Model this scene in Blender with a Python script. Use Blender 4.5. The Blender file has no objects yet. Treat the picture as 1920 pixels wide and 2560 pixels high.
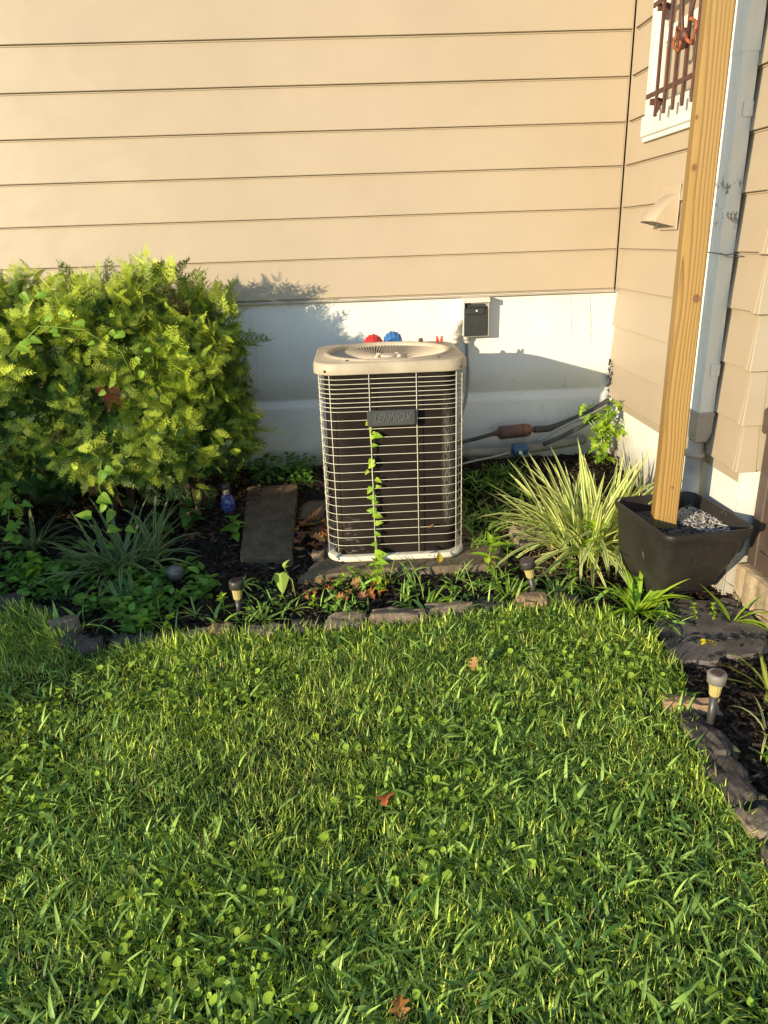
import bpy, math, random
import numpy as np
from mathutils import Matrix, Vector, noise
R_ = math.radians
random.seed(7); rng = np.random.default_rng(7)
scene = bpy.context.scene
COL = scene.collection

# ------------------------------------------------------------------ camera
CAM_H = 1.43
yaw, pitch, roll = 0.03155, 0.35666, -0.03406
F = Vector((math.sin(yaw)*math.cos(pitch), math.cos(yaw)*math.cos(pitch), -math.sin(pitch)))
RT = Vector((math.cos(yaw), -math.sin(yaw), 0)); UP = RT.cross(F)
R2 = RT*math.cos(roll)+UP*math.sin(roll); U2 = -RT*math.sin(roll)+UP*math.cos(roll)
cd = bpy.data.cameras.new('camera'); cam = bpy.data.objects.new('camera', cd); COL.objects.link(cam)
M = Matrix((R2, U2, -F)).transposed().to_4x4(); M.translation = (0, 0, CAM_H); cam.matrix_world = M
cd.sensor_fit = 'VERTICAL'; cd.sensor_height = 24; cd.lens = 1829/2560*24; cd.clip_start = .02; cd.clip_end = 500
scene.camera = cam

# ------------------------------------------------------------------ light
SUN_AZ, SUN_EL = 44.5, 11.7          # direction the light travels towards (+X+Y), elevation
w = bpy.data.worlds.new('World'); scene.world = w; w.use_nodes = True
nt = w.node_tree; sky = nt.nodes.new('ShaderNodeTexSky'); sky.sky_type = 'NISHITA'; sky.sun_disc = False
sky.sun_elevation = R_(SUN_EL); sky.sun_rotation = R_(SUN_AZ+180); sky.air_density = 1.0; sky.dust_density = 0.0; sky.ozone_density = 1.5
bg = nt.nodes['Background']; bg.inputs['Strength'].default_value = .125
nt.links.new(sky.outputs[0], bg.inputs[0])
sd = bpy.data.lights.new('sun', 'SUN'); sd.energy = 2.85; sd.angle = R_(.5); sd.color = (1, .825, .555)
so = bpy.data.objects.new('sun', sd); COL.objects.link(so)
a, e = R_(SUN_AZ), R_(SUN_EL)
sdir = Vector((math.sin(a)*math.cos(e), math.cos(a)*math.cos(e), -math.sin(e)))
so.rotation_euler = sdir.to_track_quat('-Z', 'Y').to_euler(); so.location = (-4, -4, 3)
vs = scene.view_settings; vs.view_transform = 'Standard'; vs.look = 'None'; vs.exposure = 1.4; vs.gamma = 1; vs.use_curve_mapping = False
scene.cycles.use_denoising = True; scene.cycles.denoising_prefilter = 'ACCURATE'; scene.cycles.denoising_input_passes = 'RGB_ALBEDO_NORMAL'; scene.cycles.use_adaptive_sampling = False; scene.cycles.sample_clamp_indirect = 3
scene.cycles.max_bounces = 6; scene.cycles.diffuse_bounces = 3; scene.cycles.glossy_bounces = 2
scene.cycles.transmission_bounces = 4; scene.cycles.transparent_max_bounces = 6

# ------------------------------------------------------------------ materials
def nd(t, kind, **kw):
    n = t.nodes.new(kind)
    for k, v in kw.items():
        if k in n.inputs: n.inputs[k].default_value = v
        else: setattr(n, k, v)
    return n
def mix(t, fac, c1, c2, mode='MIX'):
    m = t.nodes.new('ShaderNodeMix'); m.data_type = 'RGBA'; m.blend_type = mode
    for i, v in ((0, fac), (6, c1), (7, c2)):
        if hasattr(v, 'links'): t.links.new(v, m.inputs[i])
        else: m.inputs[i].default_value = (v if i == 0 else (*v, 1))
    return m.outputs[2]
def ramp(t, src, p0, p1, a=0., b=1.):
    m = t.nodes.new('ShaderNodeMapRange'); m.clamp = True
    t.links.new(src, m.inputs[0]); m.inputs[1].default_value = p0; m.inputs[2].default_value = p1
    m.inputs[3].default_value = a; m.inputs[4].default_value = b
    return m.outputs[0]
def math_(t, op, a, b=None, c=None):
    m = t.nodes.new('ShaderNodeMath'); m.operation = op
    for i, v in enumerate((a, b, c)):
        if v is None: continue
        if hasattr(v, 'links'): t.links.new(v, m.inputs[i])
        else: m.inputs[i].default_value = v
    return m.outputs[0]
def noise_(t, vec, scale, detail=4, rough=.55):
    n = t.nodes.new('ShaderNodeTexNoise'); n.inputs['Scale'].default_value = scale
    n.inputs['Detail'].default_value = detail; n.inputs['Roughness'].default_value = rough
    t.links.new(vec, n.inputs['Vector']); return n.outputs['Fac']
def newmat(name):
    m = bpy.data.materials.new(name); m.use_nodes = True; t = m.node_tree
    p = t.nodes['Principled BSDF']; tc = t.nodes.new('ShaderNodeTexCoord')
    return m, t, p, tc
def mapped(t, vec, scale):
    mp = t.nodes.new('ShaderNodeMapping'); mp.inputs['Scale'].default_value = scale
    t.links.new(vec, mp.inputs['Vector']); return mp.outputs[0]
def geo_pos(t): return t.nodes.new('ShaderNodeNewGeometry').outputs['Position']
def bump(t, p, h, strength=.3, dist=.002):
    b = t.nodes.new('ShaderNodeBump'); b.inputs['Strength'].default_value = strength; b.inputs['Distance'].default_value = dist
    t.links.new(h, b.inputs['Height']); t.links.new(b.outputs[0], p.inputs['Normal'])
def mat(name, c, rough=.6, c2=None, ns=8., bs=0., bd=.002, bns=60., metal=0., spec=.5, world=False, stretch=(1, 1, 1)):
    m, t, p, tc = newmat(name)
    v = geo_pos(t) if world else tc.outputs['Object']
    v = mapped(t, v, stretch)
    c2 = c2 or tuple(x*.78 for x in c)
    col = mix(t, ramp(t, noise_(t, v, ns), .35, .65), c, c2)
    t.links.new(col, p.inputs['Base Color'])
    p.inputs['Roughness'].default_value = rough; p.inputs['Metallic'].default_value = metal
    p.inputs['Specular IOR Level'].default_value = spec
    if bs: bump(t, p, noise_(t, v, bns, 5, .6), bs, bd)
    return m

def siding_mat(name, c, vec_scale):
    m, t, p, tc = newmat(name); v = geo_pos(t)
    n1 = noise_(t, v, 1.3, 3); n2 = noise_(t, mapped(t, v, vec_scale), 2.5, 5, .6)
    col = mix(t, ramp(t, n1, .35, .65), c, tuple(x*.93 for x in c))
    col = mix(t, ramp(t, n2, .5, .75, 0, .22), col, (.36, .29, .22))
    sp = noise_(t, v, 160, 2, .5)
    col = mix(t, ramp(t, sp, .77, .8, 0, .3), col, (.25, .2, .15))
    t.links.new(col, p.inputs['Base Color']); p.inputs['Roughness'].default_value = .42; p.inputs['Specular IOR Level'].default_value = .35
    h = math_(t, 'ADD', math_(t, 'MULTIPLY', noise_(t, mapped(t, v, (1, 1, 2.2)), 2.6, 2), 6.), math_(t, 'MULTIPLY', noise_(t, v, 420, 2), .05))
    bump(t, p, h, .35, .004); return m
SID = siding_mat('tan_siding_paint', (.40, .325, .235), (3, 3, .5))

def foundation_mat():
    m, t, p, tc = newmat('white_painted_stucco'); v = geo_pos(t)
    n1 = noise_(t, v, 2.2, 4); n2 = noise_(t, v, 55, 4, .6)
    col = mix(t, ramp(t, n1, .38, .7), (.70, .69, .65), (.62, .615, .58))
    vo = t.nodes.new('ShaderNodeTexVoronoi'); vo.inputs['Scale'].default_value = 26; t.links.new(v, vo.inputs['Vector'])
    pit = math_(t, 'MULTIPLY', ramp(t, vo.outputs['Distance'], .07, .13, 1, 0), ramp(t, noise_(t, v, 9, 2), .52, .6))
    col = mix(t, math_(t, 'MULTIPLY', pit, .7), col, (.3, .28, .25))
    # splash dirt near the soil
    sep = t.nodes.new('ShaderNodeSeparateXYZ'); t.links.new(v, sep.inputs[0])
    zz = math_(t, 'ADD', sep.outputs[2], math_(t, 'MULTIPLY', noise_(t, v, 7, 4), .3))
    col = mix(t, ramp(t, zz, .36, .56, .8, 0), col, (.32, .29, .23))
    col = mix(t, ramp(t, noise_(t, mapped(t, v, (1, 1, .35)), 11, 6, .7), .60, .70, 0, .35), col, (.42, .40, .35))
    t.links.new(col, p.inputs['Base Color']); p.inputs['Roughness'].default_value = .62
    h = math_(t, 'ADD', math_(t, 'MULTIPLY', n2, .8), math_(t, 'MULTIPLY', pit, -1.6))
    h = math_(t, 'ADD', h, math_(t, 'MULTIPLY', noise_(t, v, 9, 3), 2.2))
    bump(t, p, h, .55, .003); return m
FND = foundation_mat()

def leaf_mat(name, trans=.35, rough=.45, gloss=.22):
    m, t, p, tc = newmat(name)
    at = t.nodes.new('ShaderNodeAttribute'); at.attribute_name = 'Col'
    oi = t.nodes.new('ShaderNodeObjectInfo')
    hs = t.nodes.new('ShaderNodeHueSaturation'); t.links.new(at.outputs['Color'], hs.inputs['Color'])
    t.links.new(ramp(t, oi.outputs['Random'], 0, 1, .8, 1.25), hs.inputs['Value'])
    t.links.new(ramp(t, oi.outputs['Random'], 0, 1, .515, .485), hs.inputs['Hue'])
    t.links.new(hs.outputs[0], p.inputs['Base Color'])
    p.inputs['Roughness'].default_value = rough; p.inputs['Specular IOR Level'].default_value = gloss
    tr = t.nodes.new('ShaderNodeBsdfTranslucent')
    t.links.new(mix(t, 1., hs.outputs[0], (1.25, 1.25, .55), 'MULTIPLY'), tr.inputs['Color'])
    ms = t.nodes.new('ShaderNodeMixShader'); ms.inputs[0].default_value = trans
    t.links.new(p.outputs[0], ms.inputs[1]); t.links.new(tr.outputs[0], ms.inputs[2])
    t.links.new(ms.outputs[0], t.nodes['Material Output'].inputs[0]); return m
LEAF = leaf_mat('leaf_green'); GRASS = leaf_mat('grass_blade', .25, .42, .4); CONIFER = leaf_mat('conifer_scale', .10, .5, .25)
DRY = leaf_mat('dry_leaf', .15, .6, .3)
def col_mat(name, rough=.8, spec=.3):
    m, t, p, tc = newmat(name)
    at = t.nodes.new('ShaderNodeAttribute'); at.attribute_name = 'Col'
    t.links.new(at.outputs['Color'], p.inputs['Base Color']); p.inputs['Roughness'].default_value = rough
    p.inputs['Specular IOR Level'].default_value = spec
    bump(t, p, noise_(t, tc.outputs['Object'], 300, 3), .3, .001); return m
CHIP = col_mat('mulch_chip', .85, .12)

# ------------------------------------------------------------------ object helpers
def tag(o, label=None, cat=None, group=None, kind=None):
    if label: o['label'] = label
    if cat: o['category'] = cat
    if group: o['group'] = group
    if kind: o['kind'] = kind
    return o
def thing(name, label, cat, loc=(0, 0, 0), rz=0, group=None):
    o = bpy.data.objects.new(name, None); COL.objects.link(o); o.location = loc; o.rotation_euler = (0, 0, rz)
    o.empty_display_size = .05
    return tag(o, label, cat, group)
def link(name, me, parent=None):
    o = bpy.data.objects.new(name, me); COL.objects.link(o)
    if parent: o.parent = parent
    return o
class MB:
    def __init__(s): s.v = []; s.f = []; s.sm = []; s.uv = None
    def add(s, vs, fs, smooth=False):
        n = len(s.v); s.v += [tuple(v) for v in vs]; s.f += [tuple(i+n for i in f) for f in fs]; s.sm += [smooth]*len(fs); return s
    def box(s, x0, x1, y0, y1, z0, z1, b=0.):
        if b <= 0:
            vs = [(x, y, z) for z in (z0, z1) for y in (y0, y1) for x in (x0, x1)]
            return s.add(vs, [(0, 2, 3, 1), (4, 5, 7, 6), (0, 1, 5, 4), (2, 6, 7, 3), (0, 4, 6, 2), (1, 3, 7, 5)])
        # chamfered box
        vs = []; idx = {}
        for ix, x in enumerate((x0, x1)):
            for iy, y in enumerate((y0, y1)):
                for iz, z in enumerate((z0, z1)):
                    sx, sy, sz = (1, -1)[ix]*b, (1, -1)[iy]*b, (1, -1)[iz]*b
                    for ax, p in enumerate(((x, y+sy, z+sz), (x+sx, y, z+sz), (x+sx, y+sy, z))):
                        idx[(ix, iy, iz, ax)] = len(vs); vs.append(p)
        fs = []
        for ax in range(3):
            o = [i for i in range(3) if i != ax]
            for sgn in (0, 1):
                q = []
                for u, v_ in ((0, 0), (1, 0), (1, 1), (0, 1)):
                    k = [0]*3; k[ax] = sgn; k[o[0]] = u; k[o[1]] = v_; q.append(idx[(*k, ax)])
                fs.append(tuple(q))
            for u in (0, 1):
                for v_ in (0, 1):
                    k0 = [0]*3; k1 = [0]*3; k0[ax] = 0; k1[ax] = 1
                    for kk in (k0, k1): kk[o[0]] = u; kk[o[1]] = v_
                    fs.append((idx[(*k0, o[0])], idx[(*k1, o[0])], idx[(*k1, o[1])], idx[(*k0, o[1])]))
        for ix in (0, 1):
            for iy in (0, 1):
                for iz in (0, 1): fs.append(tuple(idx[(ix, iy, iz, ax)] for ax in range(3)))
        return s.add(vs, fs)
    def tube(s, pts, r, n=8, cap=True, smooth=True):
        pts = [Vector(p) for p in pts]; rs = r if hasattr(r, '__len__') else [r]*len(pts)
        vs = []; up = None
        for i, p in enumerate(pts):
            t = (pts[min(i+1, len(pts)-1)]-pts[max(i-1, 0)]).normalized()
            if up is None: up = Vector((0, 0, 1)) if abs(t.z) < .9 else Vector((1, 0, 0))
            a_ = t.cross(up).normalized(); b_ = a_.cross(t).normalized(); up = b_
            for k in range(n):
                an = 2*math.pi*k/n; vs.append(p+(a_*math.cos(an)+b_*math.sin(an))*rs[i])
        fs = [(i*n+k, i*n+(k+1) % n, (i+1)*n+(k+1) % n, (i+1)*n+k) for i in range(len(pts)-1) for k in range(n)]
        s.add(vs, fs, smooth)
        if cap:
            m = len(s.v)-len(vs); s.f += [tuple(m+k for k in range(n)), tuple(m+(len(pts)-1)*n+k for k in reversed(range(n)))]; s.sm += [False]*2
        return s
    def loop(s, pts, r, n=6):
        m = len(pts); vs = []
        for i in range(m):
            p = Vector(pts[i]); t = (Vector(pts[(i+1) % m])-Vector(pts[i-1])).normalized()
            a_ = t.cross(Vector((0, 0, 1))).normalized(); b_ = a_.cross(t)
            for k in range(n):
                an = 2*math.pi*k/n; vs.append(p+(a_*math.cos(an)+b_*math.sin(an))*r)
        return s.add(vs, [(i*n+k, i*n+(k+1) % n, ((i+1) % m)*n+(k+1) % n, ((i+1) % m)*n+k) for i in range(m) for k in range(n)], True)
    def lathe(s, prof, c=(0, 0, 0), n=24, smooth=True, flute=0, nf=0):
        vs = []
        for (r, z) in prof:
            for k in range(n):
                an = 2*math.pi*k/n; rr = r*(1+(flute if nf and k % 2 else 0)); vs.append((c[0]+rr*math.cos(an), c[1]+rr*math.sin(an), c[2]+z))
        fs = [(i*n+k, i*n+(k+1) % n, (i+1)*n+(k+1) % n, (i+1)*n+k) for i in range(len(prof)-1) for k in range(n)]
        m = len(s.v); s.add(vs, fs, smooth)
        s.f += [tuple(m+k for k in reversed(range(n))), tuple(m+(len(prof)-1)*n+k for k in range(n))]; s.sm += [False]*2
        return s
    def xf(s, mtx):
        s.v = [tuple(mtx @ Vector(v)) for v in s.v]; return s
    def mesh(s, name, m, fix=True):
        me = bpy.data.meshes.new(name); me.from_pydata(s.v, [], s.f); me.polygons.foreach_set('use_smooth', s.sm)
        me.materials.append(m); me.update()
        if fix:
            import bmesh
            b = bmesh.new(); b.from_mesh(me); bmesh.ops.recalc_face_normals(b, faces=b.faces); b.to_mesh(me); b.free()
        return me
    def obj(s, name, m, parent=None): return link(name, s.mesh(name, m), parent)
def np_mesh(name, V, T, C, m, smooth=False):
    me = bpy.data.meshes.new(name); n = len(V); k = len(T)
    me.vertices.add(n); me.vertices.foreach_set('co', np.ascontiguousarray(V, dtype=np.float32).ravel())
    me.loops.add(k*3); me.loops.foreach_set('vertex_index', np.ascontiguousarray(T, dtype=np.int32).ravel())
    me.polygons.add(k); me.polygons.foreach_set('loop_start', np.arange(0, k*3, 3, dtype=np.int32)); me.polygons.foreach_set('loop_total', np.full(k, 3, dtype=np.int32))
    if smooth: me.polygons.foreach_set('use_smooth', np.ones(k, dtype=bool))
    me.update(calc_edges=True)
    ca = me.color_attributes.new('Col', 'FLOAT_COLOR', 'POINT')
    c4 = np.ones((n, 4), dtype=np.float32); c4[:, :3] = np.clip(C, 0, 1); ca.data.foreach_set('color', c4.ravel())
    me.materials.append(m); return me
def tri(fs):
    o = []
    for f in fs:
        for i in range(1, len(f)-1): o.append((f[0], f[i], f[i+1]))
    return np.array(o)
def rots(yaw, pitch, roll):
    cy, sy, cp, sp, cr, sr = np.cos(yaw), np.sin(yaw), np.cos(pitch), np.sin(pitch), np.cos(roll), np.sin(roll)
    z, o = np.zeros_like(cy), np.ones_like(cy)
    A = np.stack([cy, -sy, z, sy, cy, z, z, z, o], -1).reshape(-1, 3, 3)
    B = np.stack([o, z, z, z, cp, -sp, z, sp, cp], -1).reshape(-1, 3, 3)
    D = np.stack([cr, z, sr, z, o, z, -sr, z, cr], -1).reshape(-1, 3, 3)
    return A@B@D
def frames(d, rnd=1., up=None):
    d = d/np.linalg.norm(d, axis=1, keepdims=True)
    u = (np.array([[0, 0, 1.]]) if up is None else up)+rng.normal(0, rnd, d.shape)
    x = np.cross(d, u); x /= np.linalg.norm(x, axis=1, keepdims=True)+1e-9
    return np.stack([x, d, np.cross(x, d)], -1)
def scatter(name, tm, P, Rm, S, C, m, smooth=False, parent=None):
    """tm: list of (V,T,Cmul). P (N,3), Rm (N,3,3), S (N,) or (N,3), C (N,3)."""
    N = len(P); pick = rng.integers(0, len(tm), N); Vs, Ts, Cs = [], [], []; off = 0
    if S.ndim == 1: S = np.repeat(S[:, None], 3, 1)
    for i, (V, T, CM) in enumerate(tm):
        k = np.where(pick == i)[0]
        if not len(k): continue
        v = np.einsum('nij,nkj->nki', Rm[k], V[None]*S[k][:, None])+P[k][:, None]
        c = C[k][:, None]*CM[None]
        Vs.append(v.reshape(-1, 3)); Cs.append(c.reshape(-1, 3))
        Ts.append((T[None]+(np.arange(len(k))*len(V))[:, None, None]).reshape(-1, 3)+off); off += len(k)*len(V)
    return link(name, np_mesh(name, np.concatenate(Vs), np.concatenate(Ts), np.concatenate(Cs), m, smooth), parent)

# leaf templates: local +Y is the growth direction, +Z the upper side
def strap(w_, bend0, bend, segs=5, prof=None, fold=.15, cols=None, stripes=None, twist=0.):
    """ribbon of length 1 that starts in direction bend0 (rad above +Y) and curls down by `bend`"""
    xs = stripes[0] if stripes else (-1, 0, 1); cc = stripes[1] if stripes else [(1, 1, 1)]*len(xs)
    V, Fc, C = [], [], []; y = z = 0.
    for i in range(segs+1):
        t = i/segs; ww = w_*(prof(t) if prof else (1-t**3)*(.75+.25*math.sin(math.pi*min(1, t*1.6))))
        tw = twist*t
        for x, c in zip(xs, cc):
            V.append((x*ww*math.cos(tw), y, z+abs(x)*ww*fold+x*ww*math.sin(tw))); C.append(c)
        an = bend0-bend*(t+.5/segs); y += math.cos(an)/segs; z += math.sin(an)/segs
    n = len(xs)
    for i in range(segs):
        for j in range(n-1): Fc.append((i*n+j, i*n+j+1, (i+1)*n+j+1, (i+1)*n+j))
    return np.array(V), tri(Fc), np.array(C, float)
ovate = lambda t: math.sin(math.pi*t**.75)**.9 if 0 < t < 1 else .02
heart = lambda t: (0.05 if t >= 1 else (.8+.6*math.sin(min(1, t*3)*math.pi/2))*(1-t)**.8)
lance = lambda t: max(.02, math.sin(math.pi*min(1, t**.6)))
def lobed(t): return max(.03, math.sin(math.pi*t**.7)*(1+.45*math.sin(t*19)))
def lf(kind, w_, b0=0., b=.5, segs=7, fold=.25, c=(1, 1, 1)):
    return strap(w_, b0, b, segs, {'ovate': ovate, 'heart': heart, 'lance': lance, 'lobed': lobed}[kind], fold,
                 stripes=((-1, -.12, 0, .12, 1), [c, c, (1.25, 1.25, 1.1), c, c]))
GB = [strap(.030, 0, b, 3, fold=0, twist=tw, stripes=((-1, 1), [(1, 1, 1)]*2)) for b, tw in ((.1, 0), (.3, .5), (.55, -.4), (.9, .8), (.2, 1.2), (1.2, .3))]
WB = [strap(w_, 0, b, 5, prof=lambda t: min(1, .55+t*2)*(1-t**2.5)+.01, fold=.3, twist=tw) for w_, b, tw in ((.07, .7, .2), (.055, .4, -.4), (.085, 1.1, .1), (.06, 1.5, .5))]
def disc(n=8):
    V = [(0, 0, 0)]; C = [(1.15, 1.15, 1)]
    for k in range(n):
        an = 2*math.pi*(k+.5)/n+math.pi/2; r = (1 if k != n-1 else .8)*random.uniform(.88, 1.08); V.append((r*math.cos(an)*.5, r*math.sin(an)*.5, .1+random.uniform(-.03, .05))); C.append((1, 1, 1))
    return np.array(V), tri([(0, k+1, (k+1) % n+1) for k in range(n)]), np.array(C, float)
DISCS = [disc(9) for _ in range(3)]+[lf('ovate', w_, .1, b, 4, .15) for w_, b in ((.42, .5), (.34, .9), (.5, .3))]

# ------------------------------------------------------------------ ground
def terr(x, y):
    t = np.clip((y-2.9)/1.2, 0, 1); z = .2*t*t*(3-2*t)
    q = np.clip((x+.36)/.08, 0, 1)*np.clip((.62-x)/.08, 0, 1)*np.clip((3.85-y)/.1, 0, 1)   # levelled for the unit
    return z*(1-q)+np.minimum(z, .035)*q
EDGE = [(-6, 3.25), (-2.4, 3.1), (-1.57, 2.87), (-1.28, 2.69), (-1.06, 2.43), (-.72, 2.47), (-.46, 2.48), (-.09, 2.5), (.23, 2.54), (.54, 2.6), (.77, 2.6), (.92, 2.5), (1.03, 2.3), (1.06, 2.08), (1.0, 1.92),
        (.97, 1.80), (.94, 1.6), (.93, 1.34), (.90, .9), (.88, .3), (.88, -4)]
POLY = np.array(EDGE+[(8, -4), (8, 8), (-6, 8)])
def inbed(x, y):
    x, y = np.asarray(x, float), np.asarray(y, float); c = np.zeros(x.shape, bool); n = len(POLY); j = n-1
    for i in range(n):
        xi, yi = POLY[i]; xj, yj = POLY[j]
        c ^= ((yi > y) != (yj > y)) & (x < (xj-xi)*(y-yi)/(yj-yi+1e-12)+xi); j = i
    return c
def ground():
    def axis(lo, hi, a0, a1, st):
        o = list(np.arange(a0, a1+st/2, st)); q = st; v = a0
        while v > lo: q *= 1.5; v -= q; o.insert(0, v)
        q = st; v = a1
        while v < hi: q *= 1.5; v += q; o.append(v)
        return np.array(o)
    X = axis(-60, 60, -2.6, 2.2, .03); Y = axis(-60, 40, .2, 4.3, .03)
    gx, gy = np.meshgrid(X, Y); bed = inbed(gx, gy)
    near = (np.abs(gx) < 3) & (gy < 4.5) & (gy > 0)
    nz = np.array([[noise.noise(Vector((x*7, y*7, 0)))*.006+noise.noise(Vector((x*25, y*25, 3)))*.003 if -3 < x < 3 and 0 < y < 4.5 else 0 for x in X] for y in Y])
    gz = terr(gx, gy)+nz-.004
    V = np.stack([gx, gy, gz], -1).reshape(-1, 3); nx, ny = len(X), len(Y)
    i = (np.arange(ny-1)[:, None]*nx+np.arange(nx-1)[None]).ravel()
    T = np.concatenate([np.stack([i, i+1, i+nx+1], -1), np.stack([i, i+nx+1, i+nx], -1)])
    C = np.where(bed.reshape(-1, 1) & near.reshape(-1, 1), [[.030, .022, .016]], np.where(near.reshape(-1, 1), [[.022, .020, .010]], [[.06, .085, .02]]))
    m, t, p, tc = newmat('soil'); at = t.nodes.new('ShaderNodeAttribute'); at.attribute_name = 'Col'
    n = noise_(t, geo_pos(t), 70, 6, .7)
    t.links.new(mix(t, ramp(t, n, .35, .7), at.outputs['Color'], (.055, .042, .028)), p.inputs['Base Color']); p.inputs['Roughness'].default_value = .95; p.inputs['Specular IOR Level'].default_value = .1
    bump(t, p, n, .9, .01)
    tag(link('ground', np_mesh('ground', V, T, C, m, True)), 'dark soil under the lawn and the planting bed', kind='structure')
ground()

# lawn
def lawn():
    def pts(n, x0, x1, y0, y1):
        P = np.stack([rng.uniform(x0, x1, n), rng.uniform(y0, y1, n)], -1); return P[~inbed(P[:, 0], P[:, 1])]
    nf = lambda P, s, o=0: np.array([noise.noise(Vector((p[0]*s, p[1]*s, o))) for p in P])
    P = np.concatenate([pts(190000, -1.75, 1.1, .62, 2.95), pts(12000, -3.2, -1.6, 1.2, 3.1)])
    nn = nf(P, 2.5); bare = np.exp(-((P[:, 0]+.40)**2/.004+(P[:, 1]-2.09)**2/.003))
    k = rng.random(len(P)) > np.clip(.12-.5*nn, 0, .55)*.7+bare*.95; P = P[k]; nn = nn[k]; N = len(P)
    L = rng.uniform(.016, .052, N)*(1+.3*nn+.35*nf(P, 13, 8)); edge = P[:, 1] > 2.3; L[edge] *= 1.2; L[inbed(P[:, 0]+.02, P[:, 1]+.07)] *= 1.5; L[inbed(P[:, 0]+.07, P[:, 1])] *= 1.2; L[P[:, 0] < -1.0] *= .78
    lean = nf(P, 5, 7)*3.0
    f = np.clip(rng.random(N)**1.8*(1+.5*nf(P, 3.3, 4)+.6*nf(P, 14, 5)), 0, 1)[:, None]; C = (1-f)*np.array([[.05, .125, .012]])+f*np.array([[.74, .90, .14]])  # wide blade tone range paints in sunlit highlights and dark gaps
    dry = rng.random(N) < .05; C[dry] = np.array([.34, .28, .13])*rng.uniform(.6, 1, (dry.sum(), 1))
    Z = np.zeros(N)
    tag(scatter('lawn_grass', GB, np.stack([P[:, 0], P[:, 1], Z], -1), rots(lean+rng.uniform(-2.2, 2.2, N), rng.uniform(.45, 1.5, N), rng.uniform(-.5, .5, N)),
        np.stack([L*rng.uniform(.8, 1.5, N), L, L], -1), C, GRASS), 'fine mown lawn grass in the foreground', kind='stuff')
    # coarse crabgrass blades, denser towards the right foreground
    P = pts(34000, -1.6, 1.05, .65, 2.75); k = rng.random(len(P)) < np.clip(.20+.55*nf(P, 1.7, 9)+.28*np.clip(P[:, 0]+.3, 0, 1)+.45*np.clip(1.7-P[:, 1], 0, 1), .03, 1)
    P = P[k]; N = len(P); L = rng.uniform(.022, .075, N)
    f = (rng.random(N)**1.3)[:, None]; C = (1-f)*np.array([[.06, .15, .02]])+f*np.array([[.58, .78, .16]])
    tag(scatter('coarse_grass', WB, np.stack([P[:, 0], P[:, 1], rng.uniform(.0, .02, N)], -1), rots(rng.uniform(-3.2, 3.2, N), rng.uniform(.2, 1.25, N), rng.uniform(-.4, .4, N)), L, C, GRASS),
        'broad crabgrass blades mixed through the lawn', kind='stuff')
    # round ground ivy leaves in patches
    P = pts(15000, -1.6, 1.0, .65, 2.6); k = nf(P, 2.1, 21)+.45*nf(P, 8, 3)+rng.normal(0, .16, len(P)) > .16; P = P[k]; N = len(P)
    C = np.array([[.62, 1, .12]])*rng.uniform(.12, .46, (N, 1))
    tag(scatter('lawn_clover', DISCS, np.stack([P[:, 0], P[:, 1], rng.uniform(.012, .036, N)], -1), rots(rng.uniform(-3.2, 3.2, N), rng.uniform(-.6, .9, N), rng.uniform(-.8, .8, N)), rng.uniform(.010, .027, N), C, LEAF),
        'round ground ivy leaves in patches of the lawn', kind='stuff')
lawn()

# mulch chips
def chip_t():
    l, w_, h = 1, random.uniform(.18, .4), random.uniform(.08, .16); j = lambda: random.uniform(-.12, .12)
    V = np.array([(-w_/2+j()*.5, -l/2+j(), 0), (w_/2+j()*.5, -l/2+j(), 0), (w_/2+j()*.5, l/2+j(), 0), (-w_/2+j()*.5, l/2+j(), 0), (-w_/3, -l/2.4, h), (w_/3, -l/2.2, h), (w_/4, l/2.3, h*.8), (-w_/3, l/2.5, h)])
    return V, tri([(4, 5, 6, 7), (0, 1, 5, 4), (1, 2, 6, 5), (2, 3, 7, 6), (3, 0, 4, 7)]), np.ones((8, 3))
CH = [chip_t() for _ in range(6)]
def mulch():
    P = np.stack([rng.uniform(-2.4, 1.54, 60000), rng.uniform(.7, 4.1, 60000)], -1); P = P[inbed(P[:, 0], P[:, 1])]
    k = ~((P[:, 0] > 1.46) & (P[:, 1] > 2.65)); P = P[k]; N = len(P)
    g = rng.uniform(.35, 1.6, (N, 1))**1.5; C = g*np.array([[.036, .026, .019]]); pale = rng.random(N) < .02; C[pale] = [.22, .16, .10]
    z = terr(P[:, 0], P[:, 1])+rng.uniform(0, .012, N)
    tag(scatter('mulch_chips', CH, np.stack([P[:, 0], P[:, 1], z], -1), rots(rng.uniform(-3.2, 3.2, N), rng.normal(0, .22, N), rng.normal(0, .3, N)), rng.uniform(.012, .045, N), C, CHIP),
        'dark brown wood mulch covering the planting bed', kind='stuff')
mulch()

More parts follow.
